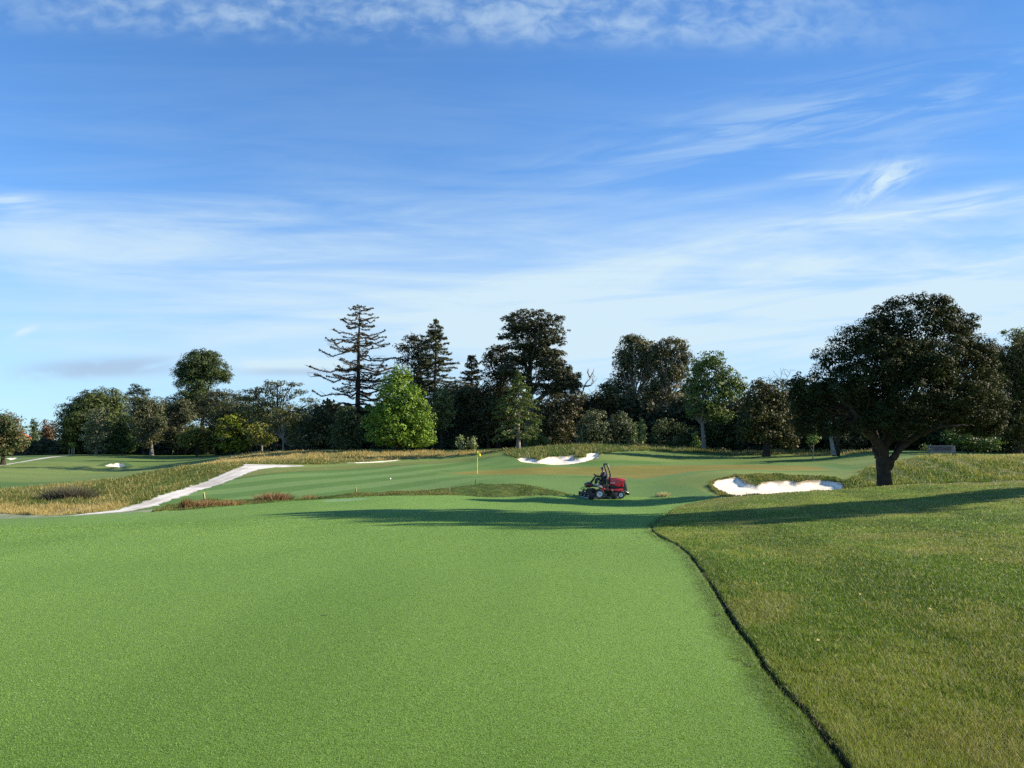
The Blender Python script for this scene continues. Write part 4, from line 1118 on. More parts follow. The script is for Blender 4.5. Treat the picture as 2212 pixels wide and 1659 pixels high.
# ---- the big dark oak
def oak():
    Y = 43.9
    g = rng_(7)
    x = uw(1911, 1049)[0] * Y
    z = ground(x, Y) - 0.15
    org = np.array([x, Y, z])
    t = thing('oak_tree', 'big dark spreading oak with forked trunk at the edge of the rough', 'tree', org)
    k = Y / FD

    def D(xd, yd, dy=0.0):
        return np.array(P(xd, yd, Y + dy)) - org
    spec = [(1960, 715, 70, 62, 0.6), (2012, 690, 62, 50, -0.4), (1932, 690, 52, 40, 1.0), (1852, 752, 66, 50, -0.8), (1886, 726, 56, 42, 1.2), (1798, 782, 44, 36, 0.2), (1768, 838, 52, 42, -0.5), (1832, 836, 66, 48, -1.8),
            (1905, 800, 74, 56, -2.2), (2000, 786, 82, 60, -2.4), (2078, 752, 58, 54, -0.6), (2108, 808, 46, 56, 0.2), (2050, 846, 84, 50, -2.4), (2130, 872, 42, 46, 0.0), (1952, 862, 74, 44, -2.6), (1872, 890, 56, 34, -1.4),
            (1764, 888, 44, 32, 0.3), (1800, 918, 30, 18, -0.6), (2100, 915, 48, 26, 0.4), (2030, 905, 70, 26, -0.8), (2062, 694, 40, 34, 0.4), (2036, 660, 34, 22, 0.3), (1990, 655, 40, 20, -0.2), (1945, 655, 30, 16, 0.2),
            (1735, 860, 28, 34, 1.2), (1960, 760, 90, 70, 2.6), (2040, 790, 80, 70, 2.8), (1860, 820, 80, 60, 2.6), (1800, 870, 60, 44, 2.4), (2090, 860, 60, 56, 2.6), (1940, 850, 90, 50, 2.8), (1915, 935, 24, 22, -2.2), (1978, 920, 30, 16, -1.8),
            (2150, 905, 26, 26, -0.5), (2095, 700, 26, 26, 0.2), (1850, 915, 34, 24, -1.8), (1940, 925, 40, 20, -2.8), (1890, 905, 40, 30, -2.6), (2070, 905, 60, 24, -1.6), (1745, 925, 26, 18, 0.6), (2130, 930, 36, 18, 0.4), (2138, 815, 36, 54, 0.6), (2122, 765, 34, 40, 0.0), (2105, 735, 30, 30, 1.0), (1738, 898, 36, 36, 0.4), (1765, 925, 32, 20, -0.4), (1805, 930, 38, 18, -0.8), (1730, 830, 26, 30, 0.8), (2150, 925, 40, 22, 0.8)]
    bl = [(D(a, b) + np.array([0, dy * 0.65, 0]), (rx * k, rx * k * 0.60, ry * k)) for a, b, rx, ry, dy in spec]
    V, F, Cc, cents = crown_leaves(bl, 0.145, 1.15, g, ((0.024, 0.034, 0.012), (0.060, 0.068, 0.024)), clump=0.30, gap=0.45, aspect=0.5, hue=0.20, fill=0.12, umb=0.75)
    link('crown', new_mesh('crown', V, [F], M['oakleaf'], Cc), t)
    s = Soup()

    def limb(pts, r0, r1, seg=9, jit=0.03):
        pts = np.array(pts)
        n = len(pts)
        m_ = n * 4
        tq = np.linspace(0, n - 1, m_)
        pp = np.stack([np.interp(tq, np.arange(n), pts[:, q]) for q in range(3)], 1)
        ker = np.array([1, 2, 3, 2, 1]) / 9.0
        sm = np.stack([np.convolve(np.pad(pp[:, q], 2, mode='edge'), ker, 'valid') for q in range(3)], 1)
        sm[0], sm[-1] = pp[0], pp[-1]
        sm[1:-1] += g.normal(size=(m_ - 2, 3)) * jit
        rad = np.interp(np.linspace(0, 1, m_), np.linspace(0, 1, len(r0)), r0) if hasattr(r0, '__len__') else np.linspace(r0, r1, m_)
        v, f = tube(sm, rad, seg)
        v = v + unit(v - np.repeat(sm, seg, 0)) * ((fbm(v[:, 0] * 3 + v[:, 1] * 2, v[:, 2] * 1.2, 4, 3) - 0.5) * 0.22 * np.repeat(rad, seg))[:, None]
        s.add((v, f))
        return sm
    limb([D(1911, 1056), D(1910, 1040), D(1909, 1020), D(1907, 1000), D(1905, 985)], [0.50, 0.42, 0.38, 0.38, 0.34], 0, 14, 0.0)
    limb([D(1912, 1000, -0.1), D(1907, 975, -0.2), D(1895, 955, -0.5), D(1872, 930, -0.9), D(1860, 915, -1.1), D(1838, 880, -1.3), D(1800, 850, -1.4)], [0.30, 0.27, 0.24, 0.22, 0.16, 0.10, 0.05], 0)
    limb([D(1908, 1010, 0.1), D(1896, 980, 0.2), D(1892, 962, 0.5), D(1890, 930, 0.8), D(1880, 880, 1.2), D(1850, 800, 1.6)], [0.32, 0.26, 0.22, 0.19, 0.13, 0.06], 0)
    limb([D(1906, 995, 0.1), D(1912, 965, 0.1), D(1915, 930, 0.2), D(1922, 870, 0.0), D(1940, 780, -0.2), D(1955, 700, 0.0)], [0.28, 0.24, 0.2, 0.17, 0.11, 0.04], 0)
    limb([D(1914, 1032, 0.0), D(1920, 1008, -0.1), D(1928, 990, -0.3), D(1950, 962, -0.5), D(2000, 930, -0.8), D(2050, 905, -1.0), D(2100, 890, -1.0)], [0.20, 0.21, 0.19, 0.16, 0.13, 0.09, 0.05], 0)
    limb([D(1930, 990, -0.2), D(1950, 950, 0.3), D(1985, 915, 0.9), D(2030, 870, 1.4), D(2070, 800, 1.8)], [0.2, 0.17, 0.14, 0.1, 0.04], 0)
    limb([D(1912, 965, 0.1), D(1935, 930, 0.4), D(1962, 880, 0.4), D(2000, 800, 0.2), D(2020, 720, 0.0)], [0.2, 0.16, 0.13, 0.09, 0.04], 0)
    limb([D(1990, 938, -0.8), D(2030, 922, -2.2), D(2060, 921, -2.5), D(2085, 918, -2.6), D(2105, 921, -2.6)], [0.12, 0.08, 0.06, 0.045, 0.02], 0, 6)
    limb([D(1962, 880, 0.4), D(2030, 830, -0.4), D(2090, 790, -0.6)], [0.11, 0.08, 0.03], 0, 6)
    limb([D(1880, 880, 1.2), D(1820, 860, 1.0), D(1770, 845, 0.4)], [0.1, 0.07, 0.03], 0, 6)
    root = [D(1905, 930), D(1960, 900), D(1870, 910, -0.9), D(2010, 900, -0.4), D(1930, 850), D(1985, 830)]
    for j in g.permutation(len(cents))[:150]:
        a = root[int(np.argmin([np.linalg.norm(cents[j] - r_) for r_ in root]))]
        s.add(tube(wander(a, cents[j], 8, 0.05, g, 0.04), np.linspace(0.06, 0.012, 8), 5))
    link('trunk', s.mesh('trunk', M['bark'], True), t)


oak()

# ---- two tall trees beyond the right hand edge whose shadows cross the fairway
for i, (x, y, spec) in enumerate([
        (38.0, 29.0, [(0.0, 8.6, 2.6, 1.7, 1.2), (-1.6, 10.3, 2.6, 2.0, 1.4), (-3.4, 12.0, 2.8, 2.4, 1.5), (-5.4, 13.6, 3.0, 3.4, 1.5), (-4.6, 15.0, 3.2, 5.4, 1.6), (-2.6, 16.5, 3.0, 7.0, 1.6), (-2.2, 17.8, 2.6, 6.4, 1.3), (0.2, 19.1, 2.2, 3.6, 1.1), (2.0, 20.0, 1.8, 1.6, 0.8), (3.6, 20.8, 1.5, 0.8, 0.7)])]):
    g = rng_(900 + i)
    z = ground(x, y) - 0.1
    t = thing('broadleaf_tree', 'tall leaning tree beyond the right edge that shades the fairway', 'tree', (x, y, z))
    bl = [(np.array([g.normal() * 0.4, dy + 1.5 + (hz - 8) * 0.21, hz - z]), (rx, ry, rz)) for dy, hz, rx, ry, rz in spec]
    V, F, Cc, cents = crown_leaves(bl, 0.42, 3.4, g, ((0.045, 0.06, 0.022), (0.09, 0.10, 0.04)), clump=0.3, fill=0.5)
    s = Soup()
    tp = np.array([(0, 0, 0), (0.1, -0.1, 5), (0, -0.5, 10), (0, -0.8, 14), (0, 1.0, 17), (0, 4.0, 19.5)])
    s.add(tube(tp, np.linspace(0.5, 0.1, 6), 8))
    for j in g.permutation(len(cents))[:24]:
        k = min(int(cents[j][2] / 5), 3)
        s.add(tube(wander(tp[k], cents[j], 6, 0.05, g), np.linspace(0.14, 0.03, 6), 5))
    link('trunk', s.mesh('trunk', M['bark'], True), t)
    link('crown', new_mesh('crown', V, [F], M['leaf'], Cc), t)


# ---- dense undergrowth closing the foot of the tree line: one mass nobody could count
def undergrowth():
    g = rng_(55)
    Vs, Fs, Cs, n0 = [], [], [], 0
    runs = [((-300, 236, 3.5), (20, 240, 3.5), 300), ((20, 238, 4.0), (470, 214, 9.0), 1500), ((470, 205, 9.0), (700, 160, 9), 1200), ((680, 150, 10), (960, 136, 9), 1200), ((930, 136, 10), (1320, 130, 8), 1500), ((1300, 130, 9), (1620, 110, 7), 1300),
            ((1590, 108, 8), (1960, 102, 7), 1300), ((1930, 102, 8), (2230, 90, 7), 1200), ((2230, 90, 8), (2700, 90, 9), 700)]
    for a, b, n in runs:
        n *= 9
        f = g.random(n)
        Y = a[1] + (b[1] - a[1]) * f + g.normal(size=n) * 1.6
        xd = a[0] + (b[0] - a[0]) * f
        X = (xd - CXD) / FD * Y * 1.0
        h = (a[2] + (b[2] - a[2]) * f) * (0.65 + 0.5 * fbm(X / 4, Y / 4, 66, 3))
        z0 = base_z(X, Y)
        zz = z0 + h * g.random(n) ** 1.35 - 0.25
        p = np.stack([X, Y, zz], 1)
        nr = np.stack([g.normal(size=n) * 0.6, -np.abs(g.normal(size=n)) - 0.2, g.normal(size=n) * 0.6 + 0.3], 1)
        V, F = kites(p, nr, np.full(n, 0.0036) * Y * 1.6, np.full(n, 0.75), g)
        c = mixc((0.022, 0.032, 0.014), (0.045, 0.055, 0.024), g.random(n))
        Vs.append(V), Fs.append(F + n0), Cs.append(np.repeat(c, 4, 0))
        n0 += len(V)
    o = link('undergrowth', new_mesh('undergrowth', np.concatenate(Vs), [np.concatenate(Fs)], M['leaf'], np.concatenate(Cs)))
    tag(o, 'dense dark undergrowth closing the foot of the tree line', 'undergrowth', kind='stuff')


undergrowth()
print('LEAVES', NLEAF[0])
# ------------------------------------------------------------------ grass
def blades(x, y, z, h, wdt, col, g, lean=0.5, lean_dir=None, tip=1.25):
    """one narrow three cornered blade each"""
    n = len(x)
    az = g.random(n) * 2 * PI
    side = np.stack([np.cos(az), np.sin(az), np.zeros(n)], 1) * (wdt * 0.5)[:, None]
    la = g.random(n) * 2 * PI
    lv = np.stack([np.cos(la), np.sin(la)], 1) * (lean * g.random(n) ** 0.7 * h)[:, None]
    if lean_dir is not None:
        lv = lv + np.array(lean_dir) * h[:, None]
    b = np.stack([x, y, z], 1)
    t = b + np.stack([lv[:, 0], lv[:, 1], h], 1)
    V = np.stack([b - side, b + side, t], 1).reshape(-1, 3)
    F = np.arange(3 * n).reshape(-1, 3)
    c = np.repeat(col, 3, 0)
    c[2::3] *= tip
    return V, F, c


def sample_view(n, y0, y1, g, u0=-0.80, u1=0.80):
    """ground points spread evenly over what the eye sees between two distances"""
    Y = 1.0 / (1.0 / y1 + (1.0 / y0 - 1.0 / y1) * g.random(n))
    u = u0 + (u1 - u0) * g.random(n)
    return u * Y, Y


def stuff(name, text, cat, V, F, Cc, m='blade'):
    o = link(name, new_mesh(name, V, [F], M[m], Cc))
    return tag(o, text, cat, kind='stuff')


def fairway_grass():
    g = rng_(11)
    x, y = sample_view(980000, 2.3, 30, g, -0.95, 0.75)
    x, y = x + 0, y
    r = region(x, y)
    k = r == IDX['fairway']
    x, y, r = x[k], y[k], r[k]
    z = full_z(x, y, r) - 0.002
    n = len(x)
    h = np.maximum(0.009, 0.0008 * y) * (0.6 + 0.8 * g.random(n))
    de = edge_dist(EDGE, x, y, False)
    h = h * (1 + 1.6 * sstep(de + (fbm(x * 4, y * 4, 93, 2) - .5) * 0.2, 0.32, 0.05))
    h[de < 0.012 + 0.0006 * y] *= 0.3
    wd = np.maximum(0.0030, 0.00092 * y) * (0.7 + 0.6 * g.random(n))
    base = ground_col(x, y, r)
    v = g.random(n)
    c = base * (0.82 + 0.42 * v ** 1.3)[:, None] * mixc((1.0, 1.0, 1.0), (1.25, 1.08, 1.05), g.random(n))
    lt = g.random(n) < 0.012
    c[lt] = mixc((0.26, 0.34, 0.13), (0.42, 0.46, 0.26), g.random(lt.sum()))
    V, F, Cc = blades(x, y, z, h, wd, c, g, 0.9)
    stuff('fairway_grass', 'short mown blades covering the near fairway', 'grass', V, F, Cc)


def rough_grass():
    g = rng_(12)
    x, y = sample_view(1000000, 2.2, 46, g, -0.1, 1.02)
    r = region(x, y)
    k = r == IDX['rough']
    x, y, r = x[k], y[k], r[k]
    z = full_z(x, y, r) - 0.004
    n = len(x)
    d = edge_dist(EDGE, x, y, False)
    h = np.maximum(0.036, 0.0013 * y) * (0.45 + 0.9 * g.random(n)) * (0.75 + 0.6 * fbm(x / 0.22, y / 0.22, 71, 3)) * (1 - 0.25 * sstep(d, 0.10, 0.02))
    wd = np.maximum(0.0034, 0.00100 * y) * (0.7 + 0.6 * g.random(n))
    c = ground_col(x, y, r)
    c = c * (0.62 + 0.80 * g.random(n) ** 1.4)[:, None] * mixc((0.95, 1.0, 1.0), (1.15, 1.05, 1.3), g.random(n))
    dry = g.random(n) < 0.05 + 0.16 * straw(x, y)
    c[dry] = mixc((0.22, 0.195, 0.095), (0.33, 0.30, 0.17), g.random(dry.sum()))
    hl = g.random(n) < 0.10
    c[hl] = mixc((0.20, 0.25, 0.06), (0.34, 0.36, 0.15), g.random(hl.sum()))
    V, F, Cc = blades(x, y, z, h, wd, c, g, 1.1)
    stuff('rough_grass', 'longer mixed green and straw blades of the right hand rough', 'grass', V, F, Cc)


def tall(name, text, regs, n, y0, y1, h0, h1, wk, cols, seed, u0=-0.8, u1=0.8, stalk=0.15, gold=None, lean=0.85, clumpy=0.7):
    g = rng_(seed)
    Y = np.exp(math.log(y0) + (math.log(y1) - math.log(y0)) * g.random(n * 6))
    u = u0 + (u1 - u0) * g.random(n * 6)
    x, y = u * Y, Y
    r = region(x, y)
    k = np.isin(r, [IDX[q] for q in regs])
    x, y, r = x[k], y[k], r[k]
    cl = fbm(x / (0.012 * y + 0.5), y / (0.03 * y + 0.5), seed + 1, 3)
    k = g.random(len(x)) < 1 - clumpy + clumpy * 1.6 * sstep(cl, 0.3, 0.7)
    x, y, r, cl = x[k][:n], y[k][:n], r[k][:n], cl[k][:n]
    m_ = len(x)
    z = full_z(x, y, r) - 0.02
    h = (h0 + (h1 - h0) * g.random(m_)) * (0.55 + 0.9 * cl)
    wd = wk * y * (0.6 + 0.8 * g.random(m_))
    patch = fbm(x / (0.02 * y + 1.0), y / (0.05 * y + 1.0), seed + 5, 3)
    t = sstep(patch + (g.random(m_) - 0.5) * 0.35, 0.35, 0.65)
    if gold is not None:
        t = np.clip(t * 0.45 + gold(x, y), 0, 1)
    c = mixc(cols[0], cols[1], t) * (0.82 + 0.36 * g.random(m_))[:, None]
    st = g.random(m_) < stalk * (0.4 + 1.2 * t)
    h[st] *= 1.55
    wd[st] *= 0.8
    c[st] = mixc(cols[1], cols[2], g.random(st.sum()))
    V, F, Cc = blades(x, y, z, h, wd, c, g, lean, (-0.10, 0.0))
    stuff(name, text, 'grass', V, F, Cc)


fairway_grass()
rough_grass()
GOLD = ((0.072, 0.102, 0.020), (0.28, 0.230, 0.085), (0.48, 0.36, 0.17))


def gold_left(x, y):
    near = sstep(y, 42.0, 38.0) * 0.85
    far = sstep(y, 90, 100) * 0.6
    top = sstep(y, 40, 46) * -0.22 * (1 - far) + (fbm(x / 4.0, y / 6.0, 91, 3) - 0.5) * 0.9 * (1 - near)
    return near + far + top


tall('meadow_grass', 'tall golden seeding grass left of the white path', ('meadow_left',), 130000, 35.5, 90, 0.07, 0.22, 0.0008, GOLD, 21, -0.85, -0.25, 0.13, gold_left)
tall('meadow_grass', 'tall golden seeding grass along the foot of the left trees', ('meadow_left',), 30000, 84, 150, 0.12, 0.32, 0.0009, GOLD, 22, -0.50, 0.02, 0.26, gold_left)
tall('mound_grass', 'long green and straw grass on the mound behind the green', ('mound',), 34000, 84, 112, 0.14, 0.36, 0.0010, ((0.062, 0.105, 0.026), (0.20, 0.19, 0.07), (0.40, 0.32, 0.16)), 23, -0.05, 0.52, 0.12, lambda x, y: -0.14 + 0.5 * sstep(x, 26, 34))
tall('bank_grass', 'long tussocky grass on the bank right of the oak', ('bank',), 56000, 44, 73, 0.08, 0.22, 0.0010, ((0.062, 0.112, 0.020), (0.18, 0.185, 0.055), (0.38, 0.33, 0.16)), 24, 0.43, 0.85, 0.14,
     lambda x, y: sstep(y, 54, 62) * 0.55 - 0.15)
tall('lip_grass', 'short dark grass growing over the lip of the right bunker', ('lip_right',), 14000, 43, 57, 0.06, 0.15, 0.0012, ((0.050, 0.095, 0.020), (0.15, 0.155, 0.045), (0.27, 0.22, 0.09)), 25, 0.24, 0.48, 0.06)
tall('berm_grass', 'dark rough grass on the berm in front of the flag', ('berm', 'ditch'), 26000, 37, 53, 0.04, 0.11, 0.0010, ((0.045, 0.084, 0.015), (0.105, 0.118, 0.030), (0.25, 0.20, 0.08)), 26, -0.50, 0.12, 0.06)


def rush(name, label, cat, xd, Y, wid, hgt, n, cols, seed, spread=0.5, group=None, wk=0.0009):
    g = rng_(seed)
    x0 = uw(xd, 1060)[0] * Y
    z0 = ground(x0, Y) - 0.03
    x = g.normal(size=n) * wid * 0.28
    x = np.clip(x, -wid * 0.55, wid * 0.55)
    y = g.normal(size=n) * min(wid, 1.2) * 0.25
    zz = base_z(x + x0, y + Y) - base_z(x0, Y)[0]
    h = hgt * (0.45 + 0.6 * g.random(n)) * (1 - 0.45 * np.abs(x / wid))
    wd = wk * Y * (0.6 + 0.8 * g.random(n))
    V, F, Cc = blades(x, y, zz, h, wd, mixc(cols[0], cols[1], g.random(n)) * (0.6 + 0.8 * g.random(n))[:, None], g, spread)
    V[2::3, 0] += np.repeat(0, n) + x * spread * 0.9 * (h / hgt)
    o = link(name, new_mesh(name, V, [F], M['blade'], Cc), None, (x0, Y, z0))
    return tag(o, label, cat, group)


RED = ((0.12, 0.068, 0.030), (0.28, 0.180, 0.085))
rush('rush_clump', 'dark reddish upright rush clump beside the white path end', 'rushes', 404, 39.6, 0.55, 0.62, 420, ((0.07, 0.06, 0.02), (0.22, 0.12, 0.05)), 31, 0.3)
rush('rush_clump', 'long low tan red rush patch right of the upright red clump', 'rushes', 440, 40.2, 1.5, 0.40, 700, RED, 32, 0.35)
rush('rush_clump', 'low tan red rush patch thinning out under a marker stake', 'rushes', 490, 41.0, 1.7, 0.36, 650, ((0.13, 0.085, 0.03), (0.34, 0.22, 0.10)), 33, 0.35)
rush('rush_clump', 'rounded reddish brown rush clump in the middle of the ditch', 'rushes', 595, 43.2, 1.7, 0.52, 700, ((0.10, 0.055, 0.028), (0.28, 0.17, 0.085)), 34, 0.55)
rush('rush_clump', 'faint small straw rush clump at the right end of the ditch', 'rushes', 670, 44.6, 0.9, 0.34, 260, ((0.13, 0.09, 0.035), (0.32, 0.22, 0.10)), 35, 0.5)
rush('tussock', 'large spiky grey brown tussock in the golden grass at left', 'tussock', 152, 44.0, 2.3, 1.0, 1500, ((0.055, 0.055, 0.035), (0.13, 0.115, 0.085)), 36, 0.9)
rush('tussock', 'pale feathery grass tuft beside the stake right of the mower', 'tussock', 1432, 47.2, 0.7, 0.36, 300, ((0.24, 0.23, 0.12), (0.45, 0.41, 0.26)), 37, 0.7)

# fallen leaves on the grass
gl = rng_(41)
for i, (xd, yd) in enumerate([(2120, 1218), (1858, 1296), (1768, 1400), (1650, 1228), (2010, 1330)]):
    x, y = hit(xd, yd)
    z = ground(x, y)
    V, F = kites(np.zeros((1, 3)), np.array([[0.2, -0.5, 0.9]]), np.array([0.045]), np.array([0.55]), gl)
    V = np.concatenate([V, V + np.array([0, 0, 0.002])])
    F = np.array([[0, 1, 2, 3], [4, 7, 6, 5]])
    o = link('fallen_leaf', new_mesh('fallen_leaf', V, [F], M['blade'], np.full((8, 3), (0.55, 0.46, 0.20))), None, (x, y, z + 0.05))
    tag(o, 'small pale yellow fallen leaf lying on the rough', 'leaf', 'fallen leaves on the rough')
# ------------------------------------------------------------------ built things
M['red'] = mat('red_paint', (0.66, 0.010, 0.030), 0.30, spec=0.5, coat=0.5)
M['darkred'] = mat('dark_red_paint', (0.36, 0.008, 0.02), 0.4, vary=0.2, scale=6)
M['black'] = mat('black_paint', (0.012, 0.012, 0.013), 0.45)
M['rubber'] = mat('tyre_rubber', (0.016, 0.016, 0.017), 0.8, vary=0.3, scale=12)
M['white'] = mat('white_paint', (0.72, 0.73, 0.75), 0.4, vary=0.06, scale=5)
M['grey'] = mat('grey_plastic', (0.20, 0.20, 0.21), 0.45, vary=0.15, scale=6)
M['steel'] = mat('worn_steel', (0.35, 0.34, 0.33), 0.4, metal=0.8, vary=0.25, scale=9)
M['mesh'] = mat('dusty_screen', (0.10, 0.10, 0.075), 0.7, vary=0.25, scale=25)
M['seat'] = mat('seat_vinyl', (0.05, 0.05, 0.055), 0.6)
M['yellow'] = mat('yellow_paint', (0.80, 0.66, 0.03), 0.4, vary=0.06, scale=6)
M['flagcloth'] = mat('yellow_cloth', (0.82, 0.70, 0.05), 0.8, vary=0.06, scale=6)
M['teak'] = mat('weathered_teak', (0.20, 0.195, 0.185), 0.8, vary=0.25, scale=9)
M['stake'] = mat('stake_wood', (0.34, 0.30, 0.17), 0.8, vary=0.25, scale=12)
M['skin'] = mat('skin', (0.35, 0.20, 0.14), 0.55)
M['jacket'] = mat('black_jacket', (0.018, 0.018, 0.021), 0.6, vary=0.2, scale=9)
M['trousers'] = mat('dark_trousers', (0.028, 0.029, 0.034), 0.7, vary=0.2, scale=9)
M['tile'] = mat('red_roof_tiles', (0.42, 0.085, 0.05), 0.8, vary=0.25, scale=4)
M['wallpaint'] = mat('cream_render', (0.62, 0.56, 0.46), 0.8, vary=0.08, scale=2)
M['glass'] = mat('window_glass', (0.03, 0.035, 0.04), 0.08, spec=0.8)
M['ball'] = mat('white_ball', (0.8, 0.8, 0.78), 0.4)


def finish(bm, name, m, parent=None, bevel=0.0, smooth=True, loc=None, seg=2):
    if bevel:
        bmesh.ops.bevel(bm, geom=bm.edges[:], offset=bevel, segments=seg, affect='EDGES', profile=0.5)
    bmesh.ops.recalc_face_normals(bm, faces=bm.faces[:])
    me = bpy.data.meshes.new(name)
    bm.to_mesh(me)
    bm.free()
    if smooth:
        me.polygons.foreach_set('use_smooth', [True] * len(me.polygons))
        try:
            me.set_sharp_from_angle(angle=R(35))
        except Exception:
            pass
    me.materials.append(M[m])
    return link(name, me, parent, loc)


def prism_into(bm, prof, y0, y1):
    a = [bm.verts.new((x, y0, z)) for x, z in prof]
    b = [bm.verts.new((x, y1, z)) for x, z in prof]
    n = len(prof)
    bm.faces.new(a)
    bm.faces.new(b[::-1])
    for i in range(n):
        bm.faces.new((a[i], b[i], b[(i + 1) % n], a[(i + 1) % n]))


def prism(name, prof, y0, y1, m, parent, bevel=0.0):
    bm = bmesh.new()
    prism_into(bm, prof, y0, y1)
    return finish(bm, name, m, parent, bevel)


def box_into(bm, x0, x1, y0, y1, z0, z1):
    prism_into(bm, [(x0, z0), (x1, z0), (x1, z1), (x0, z1)], y0, y1)


def boxes(name, bs, m, parent, bevel=0.0, loc=None):
    bm = bmesh.new()
    for b in bs:
        box_into(bm, *b)
    return finish(bm, name, m, parent, bevel, loc=loc)


def lathe(name, prof, m, parent, axis='y', seg=28, loc=(0, 0, 0)):
    """profile of (along axis, radius)"""
    V, F = [], []
    for i, (t, r) in enumerate(prof):
        for k in range(seg):
            a = 2 * PI * k / seg
            c, s_ = math.cos(a) * r, math.sin(a) * r
            V.append({'y': (c, t, s_), 'x': (t, c, s_), 'z': (c, s_, t)}[axis])
    for i in range(len(prof) - 1):
        for k in range(seg):
            F.append((i * seg + k, i * seg + (k + 1) % seg, (i + 1) * seg + (k + 1) % seg, (i + 1) * seg + k))
    me = bpy.data.meshes.new(name)
    me.from_pydata(V, [], F)
    bm = bmesh.new()
    bm.from_mesh(me)
    for lp in (0, len(prof) - 1):
        pass
    bpy.data.meshes.remove(me)
    return finish(bm, name, m, parent, loc=loc)


def pipes(name, runs, m, parent, seg=8):
    s = Soup()
    for pts, r in runs:
        s.add(tube(np.array(pts, float), r, seg))
    return link(name, s.mesh(name, M[m], True), parent)


def skin(name, J, E, m, parent, sub=1):
    me = bpy.data.meshes.new(name)
    me.from_pydata([j[0] for j in J], E, [])
    o = bpy.data.objects.new(name, me)
    COL.objects.link(o)
    o.modifiers.new('skin', 'SKIN')
    sv = me.skin_vertices[0].data
    for i, j in enumerate(J):
        r = j[1]
        sv[i].radius = (r, r) if not isinstance(r, tuple) else r
        sv[i].use_root = (i == 0)
    md = o.modifiers.new('sub', 'SUBSURF')
    md.levels = md.render_levels = sub
    dg = bpy.context.evaluated_depsgraph_get()
    me2 = bpy.data.meshes.new_from_object(o.evaluated_get(dg))
    o.modifiers.clear()
    o.data = me2
    me2.name = name
    me2.materials.clear()
    me2.materials.append(M[m])
    me2.polygons.foreach_set('use_smooth', [True] * len(me2.polygons))
    o.parent = parent
    return o


# ---- the mower
MY = 46.7
MX = uw(1291, 1080)[0] * 45.9
MZ = max(ground(MX + 0.1, MY - 0.75), ground(MX + 1.4, MY - 0.75), ground(MX, MY)) - 0.02
mower = thing('ride_on_mower', 'red ride on reel mower driving left across the fairway', 'mower', (MX, MY, MZ), rz=R(9))
hood = prism('hood', [(0.77, 0.82), (0.79, 1.20), (0.86, 1.285), (1.10, 1.285), (1.40, 1.255), (1.70, 1.20), (1.80, 1.16), (1.815, 1.10), (1.63, 1.085), (1.63, 0.70), (1.52, 0.71), (1.35, 0.77), (1.12, 0.80)], -0.46, 0.46, 'red', mower, 0.035)
crv = bpy.data.curves.new('lettering', 'FONT')
crv.body = 'TORO'
crv.size = 0.105
crv.extrude = 0.002
crv.align_x = 'CENTER'
tmp = bpy.data.objects.new('lettering', crv)
COL.objects.link(tmp)
bpy.context.view_layer.update()
tme = bpy.data.meshes.new_from_object(tmp.evaluated_get(bpy.context.evaluated_depsgraph_get()))
bpy.data.objects.remove(tmp)
tme.materials.clear()
tme.materials.append(M['white'])
lo_ = link('lettering', tme, hood, (0.94, -0.462, 0.915))
lo_.rotation_euler = (R(90), 0, 0)
prism('side_panel', [(0.66, 0.47), (0.70, 0.60), (1.62, 0.60), (1.62, 0.46), (1.30, 0.44)], -0.44, 0.44, 'darkred', mower, 0.015)
prism('side_grille', [(0.80, 0.615), (0.80, 0.80), (1.10, 0.785), (1.35, 0.755), (1.52, 0.695), (1.62, 0.685), (1.62, 0.615)], -0.43, 0.43, 'black', mower, 0.01)
scr = prism('radiator_screen', [(1.645, 0.46), (1.645, 1.07), (1.80, 1.085), (1.835, 1.07), (1.93, 0.50), (1.90, 0.45)], -0.42, 0.42, 'mesh', mower, 0.02)
boxes('frame', [(-0.30, 1.62, -0.30, 0.30, 0.36, 0.46), (-0.52, -0.30, -0.34, 0.34, 0.40, 0.62), (0.30, 0.66, -0.50, 0.50, 0.44, 0.70)], 'black', mower, 0.015)
boxes('axle', [(-0.06, 0.06, -0.60, 0.60, 0.24, 0.34)], 'black', mower, 0.01)
boxes('axle', [(1.34, 1.44, -0.55, 0.55, 0.17, 0.27)], 'black', mower, 0.01)
prism('foot_platform', [(-0.36, 0.72), (-0.32, 0.78), (0.24, 0.78), (0.30, 0.88), (0.72, 0.88), (0.72, 0.72), (0.36, 0.66), (0.24, 0.70)], -0.52, 0.52, 'black', mower, 0.02)
prism('side_tank', [(0.20, 0.50), (0.18, 0.66), (0.42, 0.66), (0.44, 0.50)], -0.60, -0.36, 'darkred', mower, 0.03)
prism('nose', [(-0.66, 0.74), (-0.665, 0.93), (-0.50, 0.985), (-0.36, 1.02), (-0.31, 0.98), (-0.30, 0.72), (-0.52, 0.66)], -0.36, 0.36, 'black', mower, 0.03)
prism('nose_stripe', [(-0.655, 0.885), (-0.655, 0.91), (-0.40, 0.78), (-0.42, 0.755)], -0.368, 0.368, 'darkred', mower)
for sy in (-1, 1):
    y0, y1 = (-0.86, -0.56) if sy < 0 else (0.56, 0.86)
    prism('fender', [(-0.33, 0.80), (-0.31, 0.90), (-0.20, 0.915), (-0.06, 0.86), (0.12, 0.80), (0.19, 0.72), (0.18, 0.65), (0.08, 0.70), (-0.10, 0.74), (-0.24, 0.76)], y0, y1, 'grey', mower, 0.025)


